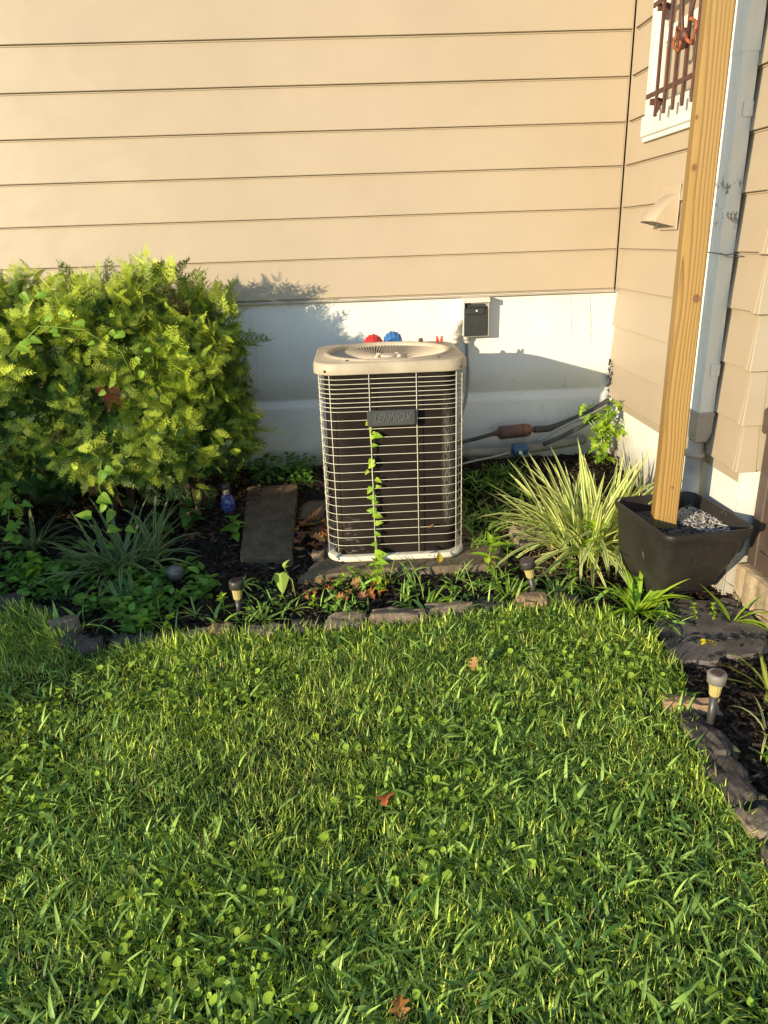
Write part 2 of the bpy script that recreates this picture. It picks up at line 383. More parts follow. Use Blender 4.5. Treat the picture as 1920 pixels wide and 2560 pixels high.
# ------------------------------------------------------------------ house
D, XC, EX, Z0, YO = 4.153, 1.463, .203, 1.141, 2.65
WHITE = mat('white_trim_paint', (.68, .67, .63), .4, (.62, .61, .57), 5)
DARK = mat('dark_void', (.01, .01, .01), .9)
house = thing('house', 'tan clapboard house corner on a white painted foundation', 'house', (0, D, 0))
def hp(mb, name, m, lab=None):
    o = mb.xf(Matrix.Translation((0, -D, 0))).obj(name, m, house)
    if lab: o['label'] = lab
    return o
def board(u0, u1, z, h, plane, fixed):
    """one lapped board: profile (out, z) swept along u"""
    pr = [(.004, z+h-.003), (.0205, z+.004), (.0225, z+.0015), (.0215, z), (.009, z), (.009, z-.008), (.0, z-.010)]
    n = max(2, int((u1-u0)/.35)); vs = []
    for i in range(n+1):
        u = u0+(u1-u0)*i/n
        for k, (o, zz) in enumerate(pr):
            o2 = o+(noise.noise(Vector((u*1.6, z*9, 2)))*.0016 if k in (1, 2, 3) else 0)
            z2 = zz+noise.noise(Vector((u*.9, z*5, 5)))*.0014
            vs.append((u, fixed-o2, z2) if plane == 'y' else (fixed-o2, u, z2))
    m = len(pr); fs = [(i*m+k, i*m+k+1, (i+1)*m+k+1, (i+1)*m+k) for i in range(n) for k in range(m-1)]
    fs += [tuple(range(m)), tuple(n*m+k for k in reversed(range(m)))]
    return MB().add(vs, fs)
mb = MB().box(-6, XC+.2, D+.001, D+.2, 1.10, 5); hp(mb, 'wall', SID)
mb = MB().box(XC+.001, XC+.2, YO+.2, D, .50, 5).box(XC+.001, XC+2.4, YO+.001, YO+.2, .50, 5); hp(mb, 'wall', SID)
for k in range(18):
    z = Z0+EX*k; hp(board(-5.5, XC-.032, z, EX, 'y', D), 'siding_board', SID)
zr = [.552, Z0-2*EX, Z0-EX]+[Z0+EX*k for k in range(18)]
for i, z in enumerate(zr):
    h = (zr[i+1] if i+1 < len(zr) else z+EX)-z
    WY0, WY1, WZ0, WZ1 = 3.02, 3.885, 1.855, 3.25
    segs = [(YO+.03, D-.031)]
    if z > WZ0 and z < WZ1:
        segs = [(YO+.03, WY0), (WY1, D-.031)]
    for s0, s1 in segs:
        if z < Z0-.01: s1 = D-.004-.02*(z < .6)
        hp(board(s0, s1, z, h, 'x', XC), 'siding_board', SID)
    hp(board(XC+.004, XC+2.3, z, h, 'y', YO), 'siding_board', SID)
    # folded metal cap over the outside corner
    c = MB().box(XC-.025, XC+.055, YO-.025, YO+.001, z-.006, z+h-.002, .002).box(XC-.025, XC+.001, YO+.0012, YO+.03, z-.006, z+h-.002, .002)
    c.v = [(x if x > XC else XC-(XC-x)*(1-.80*(zz-z)/h), y if y > YO else YO-(YO-y)*(1-.80*(zz-z)/h), zz) for x, y, zz in c.v]
    hp(c, 'corner_cap', SID)
TRIM = siding_mat('tan_trim_paint', (.39, .315, .23), (3, 3, .5))
hp(MB().box(XC-.031, XC-.024, D-.031, D-.001, Z0-.012, 5).box(XC-.018, XC-.001, D-.012, D-.001, Z0-.012, 5).box(XC-.031, XC-.001, D-.031, D-.027, Z0-.012, 5, 0), 'corner_trim', TRIM)
hp(MB().box(-5.5, XC-.032, D-.036, D-.002, Z0-.022, Z0-.0135, .002), 'starter_strip', mat('starter_strip_metal', (.42, .36, .28), .5))
# foundation: plastered wall with a sloped ledge and a rough surface
def found():
    U = np.arange(-5, XC+.08, .045); prof = [(.010, 1.13), (.009, .95), (.012, .75), (.012, .602), (.001, .594), (.001, .580), (.030, .556), (.034, .535), (.030, .40), (.033, .25), (.036, -.1)]
    vs = []; 
    for u in U:
        for k, (o, z) in enumerate(prof):
            vs.append((float(u), D-o-noise.noise(Vector((u*4, z*5, 1)))*.004, z+noise.noise(Vector((u*3, k, 4)))*.005*(k in (3, 4, 5, 6, 7))))
    m = len(prof)
    mb = MB().add(vs, [(i*m+k, (i+1)*m+k, (i+1)*m+k+1, i*m+k+1) for i in range(len(U)-1) for k in range(m-1)], True)
    hp(mb, 'foundation', FND)
    vs = []; V_ = np.arange(YO-.004, D+.03, .05)
    for u in V_:
        for k, z in enumerate((.556, .45, .3, .15, -.1)): vs.append((XC+.006-noise.noise(Vector((u*4, z*5, 8)))*.004, float(u), z))
    m = 5; mb = MB().add(vs, [(i*m+k, (i+1)*m+k, (i+1)*m+k+1, i*m+k+1) for i in range(len(V_)-1) for k in range(m-1)], True)
    vs = []
    for u in np.arange(XC+.004, XC+2.3, .05):
        for k, z in enumerate((.556, .45, .3, .15, -.1)): vs.append((float(u), YO+.0-noise.noise(Vector((u*4, z*5, 18)))*.004, z))
    n = len(vs)//5; mb.add(vs, [(i*m+k, (i+1)*m+k, (i+1)*m+k+1, i*m+k+1) for i in range(n-1) for k in range(m-1)], True)
    hp(mb, 'foundation', FND)
    # plaster seams and old form marks
    for x, z0, z1 in ((-.56, .62, 1.07), (1.20, .6, 1.10), (1.31, .62, 1.11)):
        sm = MB().tube([(x+.012*math.sin(z*9)+(.04*(1.1-z) if x < 0 else 0), D-.0115, z) for z in np.linspace(z0, z1, 8)], .0024, 5)
        hp(sm, 'plaster_seam', FND)
found()
# broken caulk and crumbled plaster in the wall corner
cr = []
for _ in range(60):
    z = random.uniform(.52, .75); cr.append((XC-.012-random.random()*.02, D-.03-random.random()*.02, z))
P = np.array(cr); N = len(P)
o = scatter('crumbled_plaster', CH, P-np.array([[0, D, 0]]), rots(rng.uniform(-3, 3, N), rng.uniform(-1.5, 1.5, N), rng.uniform(-1, 1, N)), rng.uniform(.012, .03, N), np.where(rng.random((N, 1)) < .6, .03, .5)*np.ones((N, 3)), CHIP, parent=house)
o['kind'] = 'stuff'

# window in the right-hand wall
wy = lambda v: v
fr = MB()
fr.box(XC-.030, XC+.03, WY1-.07, WY1, WZ0+.085, WZ1, .004); fr.box(XC-.030, XC+.03, WY0, WY0+.07, WZ0+.085, WZ1, .004)
fr.box(XC-.030, XC+.03, WY0+.07, WY1-.07, WZ1-.09, WZ1, .004)
fr.box(XC-.020, XC+.05, WY1-.115, WY1-.0705, WZ0+.10, WZ1-.091, .003); fr.box(XC-.020, XC+.05, WY0+.0705, WY0+.115, WZ0+.10, WZ1-.091, .003)
fr.box(XC-.024, XC+.05, WY0+.0705, WY1-.0705, WZ0+.086, WZ0+.125, .003)
win = hp(MB().box(XC-.01, XC+.06, WY0+.01, WY1-.01, WZ0+.02, WZ0+.084), 'window', WHITE)
W_ = Matrix.Translation((0, -D, 0))
def wp(mb, name, m): o = mb.xf(W_).obj(name, m, win); return o
wp(fr, 'frame', WHITE)
wp(MB().box(XC-.040, XC+.02, WY0-.02, WY1+.008, WZ0-.005, WZ0+.0845, .004).box(XC-.032, XC+.0, WY0, WY1, WZ0-.028, WZ0-.0055, .002), 'sill', WHITE)
wp(MB().box(XC-.006, XC+.03, WY0+.116, WY1-.116, 2.22, 2.275, .003).box(XC+.004, XC+.04, WY1-.145, WY1-.1155, WZ0+.126, 2.219, .003).box(XC+.004, XC+.04, WY0+.116, WY0+.145, WZ0+.126, 2.219, .003).box(XC+.004, XC+.04, WY0+.146, WY1-.146, WZ0+.126, WZ0+.165, .003), 'sash', WHITE)
mg, t, p, tc = newmat('window_glass'); p.inputs['Base Color'].default_value = (.9, .95, 1, 1); p.inputs['Roughness'].default_value = .03; p.inputs['Transmission Weight'].default_value = .95; p.inputs['IOR'].default_value = 1.4
wp(MB().box(XC+.018, XC+.021, WY0+.11, WY1-.11, WZ0+.12, WZ1-.08), 'pane', mg)
BL = mat('curtain_fabric', (.36, .34, .30), .8, (.24, .22, .20), 4)
cu = []
ys = np.arange(WY0+.08, WY1-.08, .008)
for y in ys:
    o_ = .055+.012*math.sin(y*210)+.006*math.sin(y*77)
    cu += [(XC+o_, float(y), WZ0+.09), (XC+o_, float(y), WZ1-.05)]
wp(MB().add(cu, [(2*i, 2*i+2, 2*i+3, 2*i+1) for i in range(len(ys)-1)], True), 'curtain', BL)
wp(MB().box(XC+.09, XC+.1, WY0, WY1, WZ0, WZ1), 'window_recess', mat('dim_room', (.10, .09, .08), .9))

# window security grille
RUST = mat('rusty_brown_paint', (.095, .032, .022), .55, (.05, .02, .016), 30, .4, .001, 90)
ORG = mat('orange_rust', (.38, .10, .025), .7, (.09, .03, .02), 45)
gr = thing('window_grille', 'rusty brown wrought iron security bars over the window', 'window bars', (XC-.08, 3.45, 1.9))
GX = XC-.08
def gp(mb, name, m=RUST): return mb.xf(Matrix.Translation((-GX, -3.45, -1.9))).obj(name, m, gr)
for z in (2.0, 2.355, 3.1): gp(MB().box(GX-.004, GX+.004, 3.0, 3.738, z-.011, z+.009, .0015), 'rail')
for i, y in enumerate((3.619, 3.526, 3.433, 3.339, 3.246, 3.153, 3.06)): gp(MB().box(GX-.0065, GX+.0065, y-.0065, y+.0065, 1.904, 3.18, .0015), 'bar')
for y in (3.70, 3.03):
    for z in (1.965, 2.33): gp(MB().box(GX+.004, XC-.022, y-.009, y+.009, z-.004, z+.022, .001).box(XC-.042, XC-.035, y-.012, y+.012, z-.035, z+.025, .001), 'bracket')
for cy, s in ((3.405, 1), (3.285, -1)):
    pts = []
    for k in range(22):
        an = k/21*math.pi*2; r = .040+.007*math.sin(an*2)
        pts.append((GX-.012+.006*math.sin(an*3), cy+r*math.cos(an), 2.155+1.05*r*math.sin(an)))
    gp(MB().tube(pts, .0065, 8), 'scroll_ring', ORG)
for s in (-1, 1):
    gp(MB().tube([(GX-.010, 3.345+s*.012, 2.11), (GX-.012, 3.345+s*.05, 2.24), (GX-.010, 3.345+s*.085, 2.35), (GX-.01, 3.345+s*.03, 2.48)], .008, 6), 'scroll_arm')
gp(MB().lathe([(.004, -.02), (.017, -.01), (.02, .01), (.006, .03)], (GX-.012, 3.345, 2.15), 10), 'scroll_boss')

# dryer vent hood on the right wall
TANP = mat('tan_plastic', (.43, .345, .25), .45, (.38, .30, .22), 6)
vh = thing('vent_hood', 'tan plastic dryer vent hood on the wall behind the post', 'vent', (XC-.02, 3.50, 1.44))
def hood():
    mb = MB(); y0, y1 = -.085, .085; prof = [(-.004, .165), (-.03, .145), (-.06, .11), (-.10, .055), (-.118, .02), (-.12, .0)]
    for y in (y0, y1): pass
    vs = []; n = 8
    for j in range(n+1):
        y = y0+(y1-y0)*j/n; e_ = 1-.18*abs(2*j/n-1)**3
        for o, z in prof: vs.append((o*e_, y, z))
    m = len(prof); fs = [(j*m+k, j*m+k+1, (j+1)*m+k+1, (j+1)*m+k) for j in range(n) for k in range(m-1)]
    mb.add(vs, fs, True)
    for j in (0, n):
        b = j*m; q = [(vs[b+k][0], vs[b+k][1], vs[b+k][2]) for k in range(m)]+[(-.004, vs[b][1], 0)]
        mb.add(q, [tuple(range(m+1))])
    mb.obj('hood', TANP, vh).rotation_euler = (0, R_(14), 0)
    MB().box(-.006, .0, -.10, .10, -.012, .178, .002).obj('wall_flange', TANP, vh)
    l = MB()
    for k in range(7): l.box(-.112+k*.015, -.109+k*.015, -.075, .075, .001, .009)
    for k in range(6): l.box(-.115, -.006, -.07+k*.028, -.067+k*.028, .002, .008)
    l.obj('louvre_grid', mat('pale_louvre', (.55, .5, .4), .5), vh).rotation_euler = (0, R_(14), 0)
    MB().lathe([(.05, 0), (.05, .003)], (-.058, 0, .012), 20).obj('duct_opening', DARK, vh).rotation_euler = (0, R_(14), 0)
hood()

# downspout
DSW = mat('white_aluminium_paint', (.80, .79, .76), .38, (.70, .69, .66), 3, stretch=(4, 4, .3))
def stained_white():
    m, t, p, tc = newmat('stained_white_aluminium'); v = geo_pos(t)
    sep = t.nodes.new('ShaderNodeSeparateXYZ'); t.links.new(v, sep.inputs[0])
    n = noise_(t, mapped(t, v, (9, 9, 1.2)), 3, 4)
    col = mix(t, ramp(t, n, .45, .75, 0, .35), (.80, .77, .70), (.58, .55, .49))
    band = math_(t, 'MULTIPLY', ramp(t, sep.outputs[2], 1.42, 1.46), ramp(t, sep.outputs[2], 1.62, 1.58))
    s = math_(t, 'MULTIPLY', ramp(t, noise_(t, mapped(t, v, (1, 1, .7)), 34, 5, .65), .55, .6), band)
    col = mix(t, math_(t, 'MULTIPLY', s, .8), col, (.09, .09, .085))
    t.links.new(col, p.inputs['Base Color']); p.inputs['Roughness'].default_value = .4
    bump(t, p, noise_(t, v, 6, 2), .3, .01); return m
DSW = stained_white()
ds = thing('downspout', 'white aluminium downspout running down the wall behind the post', 'downspout', (XC-.04, 2.95, 0))
DX0, DX1, DY0, DY1 = XC-.080, XC-.020, 2.866, 2.962
def dp(mb, name, m=DSW): return mb.xf(Matrix.Translation((-(XC-.04), -2.95, 0))).obj(name, m, ds)
def ribbed(z0, z1, g=0.):
    pts = [(DX0-g, DY0-g), (DX1+g, DY0-g), (DX1+g, DY1+g), (DX0-g, DY1+g)]
    out = []
    # ridges on the face towards the yard (-X)
    out.append((DX0-g+.003, DY0-g)); out.append((DX1+g, DY0-g)); out.append((DX1+g, DY1+g)); out.append((DX0-g+.003, DY1+g))
    n = 5; ys_ = np.linspace(DY1+g-.004, DY0-g+.004, n*4+1)
    for i, y in enumerate(ys_): out.append((DX0-g+(.0035 if i % 4 in (2, 3) else 0), float(y)))
    vs = [(x, y, z0) for x, y in out]+[(x, y, z1) for x, y in out]; m = len(out)
    return MB().add(vs, [(i, (i+1) % m, m+(i+1) % m, m+i) for i in range(m)]+[tuple(range(m)), tuple(m+i for i in range(m))])
dp(ribbed(.72, 2.02), 'pipe'); dp(ribbed(2.0, 5, .002), 'pipe')
for z in (1.82, .90): dp(MB().box(DX1-.034, XC-.018, DY0-.0045, DY0-.0025, z-.024, z+.024, .0008).lathe([(.003, 0), (.003, .002)], (DX1-.02, DY0-.006, z), 8), 'bracket')
TAUPE = mat('taupe_vinyl', (.42, .36, .30), .5, (.36, .31, .26), 8)
dp(MB().box(DX0-.006, DX1+.006, DY0-.006, DY1+.006, .715, .73, .002).add(
    [(DX0-.003, DY0-.003, .715), (DX1+.003, DY0-.003, .715), (DX1+.003, DY1+.003, .715), (DX0-.003, DY1+.003, .715),
     (DX0-.003, DY0, .64), (DX1+.003, DY0, .64), (DX1+.003, DY1, .64), (DX0-.003, DY1, .64),
     (DX0+.004, DY0+.005, .605), (DX1-.012, DY0+.005, .605), (DX1-.012, DY1-.005, .605), (DX0+.004, DY1-.005, .605)],
    [(i, (i+1) % 4, 4+(i+1) % 4, 4+i) for i in range(4)]+[(4+i, 4+(i+1) % 4, 8+(i+1) % 4, 8+i) for i in range(4)]+[(8, 9, 10, 11)]), 'adapter', TAUPE)
cx, cyy = (DX0+DX1)/2-.004, (DY0+DY1)/2
dp(MB().lathe([(.036, .545), (.036, .56), (.032, .562), (.032, .603)], (cx, cyy, 0), 20).lathe([(.042, .535), (.042, .556)], (cx, cyy, 0), 20), 'coupling', TAUPE)
dp(MB().lathe([(.037, .0), (.036, .54)], (cx, cyy, 0), 24), 'drain_pipe', mat('weathered_grey_pipe', (.42, .39, .35), .6, (.25, .22, .19), 7, .3, .001, 50))
WIRE = mat('grey_wire', (.25, .24, .23), .5)
dp(MB().tube([(DX0-.006, DY1, 1.345), (DX0-.005, DY0-.004, 1.34), (DX0+.03, DY0-.006, 1.333), (DX1, DY0-.006, 1.338), (XC-.022, DY0-.04, 1.333), (XC-.022, DY0-.07, 1.331)], .0022, 6)
   .tube([(DX0+.005, DY0-.006, 1.342), (DX0+.04, DY0-.008, 1.325), (DX1+.01, DY0-.03, 1.327)], .0012, 5), 'tie_wire', WIRE)

# ------------------------------------------------------------------ electrical disconnect box
GB_ = mat('grey_enamel', (.52, .50, .45), .4, (.45, .43, .39), 12)
BLK = mat('black_plastic', (.018, .018, .018), .5, (.03, .03, .028), 60, .3, .0006, 300)
db = thing('disconnect_box', 'open grey electrical disconnect box with black panel on foundation', 'electrical box', (.665, D-.004, 0))
def bp(mb, name, m): return mb.xf(Matrix.Translation((-.665, -(D-.004), 0))).obj(name, m, db)
bx0, bx1, bz0, bz1 = .598, .735, .915, 1.118; yf = D-.085
bp(MB().box(bx0, bx0+.004, yf, D-.005, bz0, bz1, .001).box(bx1-.004, bx1, yf, D-.005, bz0, bz1, .001).box(bx0+.0045, bx1-.0045, yf, D-.005, bz0, bz0+.004).box(bx0+.0045, bx1-.0045, D-.01, D-.005, bz0+.005, bz1), 'case', GB_)
bp(MB().box(bx0-.004, bx1+.003, yf-.012, D-.005, bz1-.001, bz1+.003, .001).box(bx0-.004, bx1+.003, yf-.014, yf-.0105, bz1-.024, bz1+.001, .001).box(bx1+.0005, bx1+.0035, yf-.01, yf+.03, bz1-.024, bz1-.0015), 'hood', GB_)
bp(MB().box(bx0+.001, bx1-.006, yf-.004, yf+.004, bz0+.002, bz1-.052, .002), 'panel', BLK)
bp(MB().box(bx0+.04, bx1-.006, yf+.012, yf+.03, bz1-.045, bz1-.022, .001), 'label_plate', mat('pale_label', (.6, .58, .52), .5))
bp(MB().box(bx0+.018, bx1-.024, yf-.010, yf-.0042, bz1-.085, bz1-.05, .003).box(bx0+.022, bx1-.020, yf+.001, yf+.02, bz1-.05, bz1-.032, .002), 'pull_handle', BLK)
bp(MB().lathe([(.0065, 0), (.005, .004)], (0, 0, 0), 10).xf(Matrix.Translation((bx0+.068, yf-.007, bz1-.066)) @ Matrix.Rotation(R_(90), 4, 'X')), 'emblem', mat('silver_print', (.6, .6, .6), .4))
TAN2 = mat('galvanised_fitting', (.55, .50, .42), .45, (.45, .40, .34), 20, metal=.3)
bp(MB().lathe([(.017, .893), (.017, .912)], (.619, D-.045, 0), 6).lathe([(.0115, .868), (.0115, .893)], (.619, D-.045, 0), 12), 'fitting', TAN2)
bp(MB().tube([(.6, D-.03, .99), (.585, D-.034, .985), (.566, D-.04, .965), (.560, D-.045, .93)], .012, 10).lathe([(.0185, .895), (.0185, .925)], (.560, D-.045, 0), 6), 'elbow', TAN2)
WHIP = mat('grey_vinyl_whip', (.20, .20, .20), .45, (.16, .16, .16), 20)
tag(MB().tube([(.619, D-.045, .87), (.622, D-.046, .80), (.628, D-.055, .72), (.622, D-.08, .64), (.600, D-.13, .56), (.56, D-.22, .48), (.50, D-.36, .44)], .0095, 10).obj('electrical_conduit', WHIP),
    'smooth grey flexible conduit curving from the box down behind the AC', 'conduit')
CRM = mat('cream_corrugated_conduit', (.62, .56, .45), .5)
pts = [(.560, D-.045, .90-.004*i) for i in range(60)]
tag(MB().tube(pts, [.0115+.0014*(i % 2) for i in range(60)], 10).obj('corrugated_conduit', CRM), 'cream corrugated conduit dropping behind the AC top corner', 'conduit')

# ------------------------------------------------------------------ air conditioner
CREAM = mat('cream_powder_coat', (.66, .61, .49), .42, (.57, .52, .41), 5)
CAPM = mat('weathered_tan_steel', (.46, .39, .285), .5, (.34, .28, .205), 7, .2, .001, 60)
ac = thing('air_conditioner', 'square outdoor air conditioner with cream wire guard and black coil', 'air conditioner', (.147, 3.352, .05))
AX, AY = .147, 3.365
ac.rotation_euler = (0, 0, 0)
def rrect(hx, hy, r, n=8):
    pts = []
    for cx_, cy_, a0 in ((hx-r, hy-r, 0), (-hx+r, hy-r, 90), (-hx+r, -hy+r, 180), (hx-r, -hy+r, 270)):
        for k in range(n+1):
            an = R_(a0+90*k/n); pts.append((cx_+r*math.cos(an), cy_+r*math.sin(an)))
    return pts
def shell(prof, name, m, n=8, cap_top=False, cap_bot=False, parent=ac):
    """prof: list of (hx, hy, r, z)"""
    vs = []; 
    for hx, hy, r, z in prof: vs += [(x, y, z) for x, y in rrect(hx, hy, r, n)]
    k = 4*(n+1); fs = [(i*k+j, i*k+(j+1) % k, (i+1)*k+(j+1) % k, (i+1)*k+j) for i in range(len(prof)-1) for j in range(k)]
    if cap_top: fs.append(tuple((len(prof)-1)*k+j for j in range(k)))
    if cap_bot: fs.append(tuple(reversed(range(k))))
    return MB().add(vs, fs, True).obj(name, m, parent)
HX, HY = .312, .285
# coil with fine horizontal fins, painted gap shade, dust streaks
mc, t, p, tc = newmat('coil_fins'); v = tc.outputs['Object']
sep = t.nodes.new('ShaderNodeSeparateXYZ'); t.links.new(v, sep.inputs[0])
x_, y_, z_ = sep.outputs
wv = math_(t, 'SINE', math_(t, 'MULTIPLY', z_, 2*math.pi/.0065))
nz = noise_(t, mapped(t, v, (60, 60, 9)), 4, 4, .6); nz2 = noise_(t, mapped(t, v, (25, 25, 150)), 5, 3, .6)
d1 = ramp(t, math_(t, 'ABSOLUTE', math_(t, 'SUBTRACT', x_, math_(t, 'ADD', .238, math_(t, 'MULTIPLY', noise_(t, v, 4, 2), .02)))), .016, .036, 1, 0)
d1 = math_(t, 'MULTIPLY', math_(t, 'MULTIPLY', d1, ramp(t, z_, .80, .55)), ramp(t, z_, .12, .22))
dust = math_(t, 'MULTIPLY', d1, math_(t, 'MULTIPLY', ramp(t, nz, .38, .62), ramp(t, nz2, .35, .55, .35, 1)))
d2 = math_(t, 'MULTIPLY', math_(t, 'MULTIPLY', ramp(t, z_, .26, .08), ramp(t, x_, -.12, -.2)), ramp(t, noise_(t, mapped(t, v, (8, 8, 22)), 4, 4), .55, .66))
dust = math_(t, 'MAXIMUM', dust, math_(t, 'MULTIPLY', d2, .55))
base = mix(t, ramp(t, noise_(t, v, 6, 4), .3, .7), (.014, .011, .009), (.030, .024, .019))
base = mix(t, ramp(t, wv, .1, .8, 0, .65), base, (.006, .005, .005))  # dark bands painted in as the shade between fins
t.links.new(mix(t, dust, base, (.26, .24, .20)), p.inputs['Base Color']); p.inputs['Roughness'].default_value = .7; p.inputs['Specular IOR Level'].default_value = .06
bump(t, p, wv, .5, .0012)
cy_ = HY-.026; cx2 = HX-.026
shell([(cx2, cy_, .075, .02), (cx2, cy_, .075, .875)], 'coil', mc, 10)
shell([(cx2-.05, cy_-.05, .05, .03), (cx2-.05, cy_-.05, .05, .86)], 'inner_shroud', DARK, 6, True, True)
shell([(HX+.002, HY+.002, .095, .0), (HX+.006, HY+.006, .098, .004), (HX+.006, HY+.006, .098, .022), (HX-.004, HY-.004, .09, .026), (cx2-.01, cy_-.01, .07, .026)], 'base_pan', CREAM, 10, False, True)
# wire guard: each horizontal wire is its own piece
wg = shell([(HX+.0012, HY+.0012, .093, .862), (HX+.0012, HY+.0012, .093, .8655)], 'wire_guard', CREAM, 10)
zs = [.853-.0196*i for i in range(9)]; z = zs[-1]
while z-.0385 > .045: z -= .0385; zs.append(z)
wm = MB().loop([(x, y, 0) for x, y in rrect(HX, HY, .092, 8)], .00145, 5).mesh('wire', CREAM)
for i, z in enumerate(zs):
    o = link('wire', wm, wg); o.location = (random.uniform(-.0008, .0008), random.uniform(-.0012, .0012), z); o.rotation_euler = (random.uniform(-.0025, .0025), random.uniform(-.004, .004), 0)
vm = MB().tube([(0, 0, .028), (0, -.001, .3), (0, .001, .6), (0, 0, .868)], .0018, 6).mesh('upright_wire', CREAM)
for x, y in ((-.095, -HY-.0052), (.104, -HY-.0052), (-.262, -HY+.012), (.275, -HY+.014), (-.306, -HY+.055), (.306, -HY+.06), (-HX-.005, -.05), (HX+.005, -.05), (-HX-.005, .12), (HX+.005, .12), (-.09, HY+.005), (.1, HY+.005)):
    o = link('upright_wire', vm, wg); o.location = (x, y, 0)
# top cap
def cap():
    n = 96; hx, hy = HX+.016, HY+.016
    def rr(an, hx, hy, r):
        # ray to rounded rectangle
        c, s = math.cos(an), math.sin(an); lo, hi = 0, 1.
        for _ in range(24):
            m_ = (lo+hi)/2; qx, qy = abs(c*m_)-(hx-r), abs(s*m_)-(hy-r)
            d = math.hypot(max(qx, 0), max(qy, 0))+min(max(qx, qy), 0)-r
            if d < 0: lo = m_
            else: hi = m_
        return lo
    vs = []; rings = [('o', .006, .856), ('o', 0, .8565), ('o', -.0005, .8585), ('o', .0005, .895), ('o', .0025, .900), ('o', .0065, .9035), ('o', .0085, .9042), ('o', .010, .9045), ('c', .2885, .9045), ('c', .288, .905), ('c', .284, .911), ('c', .280, .9125), ('c', .272, .9125), ('c', .267, .910), ('c', .264, .904), ('c', .262, .895), ('c', .262, .85)]
    for kind, a_, z in rings:
        for k in range(n):
            an = 2*math.pi*k/n+math.pi/n
            if kind == 'o': r = rr(an, hx-a_, hy-a_, .105)
            else: r = a_
            vs.append((r*math.cos(an), r*math.sin(an), z))
    fs = [(i*n+k, i*n+(k+1) % n, (i+1)*n+(k+1) % n, (i+1)*n+k) for i in range(len(rings)-1) for k in range(n)]
    MB().add(vs, fs, True).obj('top_cap', CAPM, ac)
    GR = mat('tan_plastic_grille', (.58, .49, .37), .5, (.50, .42, .32), 5)
    sp = MB(); ns = 104
    for k in range(ns):
        an = 2*math.pi*k/ns; pts = []
        for i in range(6):
            t_ = i/5; r = .264-(.264-.072)*t_; aa = an+.32*t_; zt = .902-.024*math.sin(math.pi*.5*t_)-.004
            pts.append((r*math.cos(aa), r*math.sin(aa), zt))
        vs = []; 
        for i, (x, y, z) in enumerate(pts):
            ta = an+.32*i/5+math.pi/2; dx, dy = .0014*math.cos(ta), .0014*math.sin(ta)
            vs += [(x-dx, y-dy, z), (x+dx, y+dy, z), (x+dx, y+dy, z-.009), (x-dx, y-dy, z-.009)]
        sp.add(vs, [(4*i+j, 4*i+(j+1) % 4, 4*i+4+(j+1) % 4, 4*i+4+j) for i in range(5) for j in range(4)])
    for r, z in ((.165, .880), (.215, .885)): sp.loop([(r*math.cos(a_), r*math.sin(a_), z-.008) for a_ in np.linspace(0, 2*math.pi, 48, endpoint=False)], .0016, 4)
    fg = sp.obj('fan_grille', GR, ac)
    MB().lathe([(.078, .864), (.078, .878), (.070, .882), (.03, .8825), (.0, .8825)], (0, 0, 0), 32).obj('hub_plate', GR, fg)
    bo = MB().lathe([(.013, 0), (.011, .007), (.006, .011), (.0, .012)], (0, 0, 0), 12).mesh('motor_mount', GR)
    for x, y in ((-.05, -.02), (.052, -.018), (-.04, .045), (.045, .045)): o = link('motor_mount', bo, fg); o.location = (x, y, .882)
    MB().lathe([(.045, .883), (.045, .888), (.04, .890), (0, .890)], (0, .012, 0), 24).obj('motor_cap', GR, fg)
    MB().lathe([(.26, .78), (.26, .79)], (0, 0, 0), 40).obj('fan_well', DARK, ac)
    fb = MB()
    for k in range(3):
        a_ = k*2*math.pi/3+.4
        fb.add([(.04*math.cos(a_), .04*math.sin(a_), .83), (.24*math.cos(a_-.25), .24*math.sin(a_-.25), .815), (.24*math.cos(a_+.45), .24*math.sin(a_+.45), .845), (.05*math.cos(a_+.8), .05*math.sin(a_+.8), .85)], [(0, 1, 2, 3)])
    fb.obj('fan_blade', mat('grey_fan_metal', (.10, .10, .10), .5), ac)
    SC = mat('dark_screw', (.06, .045, .03), .5)
    sm_ = MB().lathe([(.006, 0), (.005, .004), (0, .005)], (0, 0, 0), 8).mesh('screw', SC)
    for x, y in ((-.185, -.235), (.205, -.235), (-.205, .225), (.145, .25)): o = link('screw', sm_, ac); o.location = (x, y, .9048)
    for x in (-.278, .292): o = link('screw', sm_, ac); o.location = (x, -HY-.003, .872); o.rotation_euler = (R_(90), 0, 0)
    o = link('screw', sm_, ac); o.location = (-.262, -HY+.006, .016); o.rotation_euler = (R_(90), 0, R_(-20))
    MB().lathe([(.011, 0), (.011, .012), (.008, .018), (0, .02)], (.175, .272, .9045), 12).obj('rubber_plug', mat('brown_rubber', (.07, .04, .025), .6), ac)
cap()
# badge with raised lettering
BDG = mat('dark_grey_badge', (.06, .06, .062), .42, (.045, .045, .047), 14, .15, .0006, 200)
bx = MB().box(-.102, .106, -HY-.022, -HY-.008, .633, .701, .005).obj('badge', BDG, ac); bx.rotation_euler = (0, R_(-.6), 0)
tcv = bpy.data.curves.new('lettering', 'FONT'); tcv.body = 'LENNOX'; tcv.size = .049; tcv.extrude = .0022; tcv.bevel_depth = .0004; tcv.shear = .32; tcv.space_character = .93
tcv.align_x = 'CENTER'; tcv.align_y = 'CENTER'; tcv.resolution_u = 3
to = bpy.data.objects.new('lettering', tcv); COL.objects.link(to)
bpy.context.view_layer.update()
dg = bpy.context.evaluated_depsgraph_get(); tme = bpy.data.meshes.new_from_object(to.evaluated_get(dg)); bpy.data.objects.remove(to)
tme.materials.clear(); tme.materials.append(mat('raised_grey_letters', (.10, .10, .102), .35))
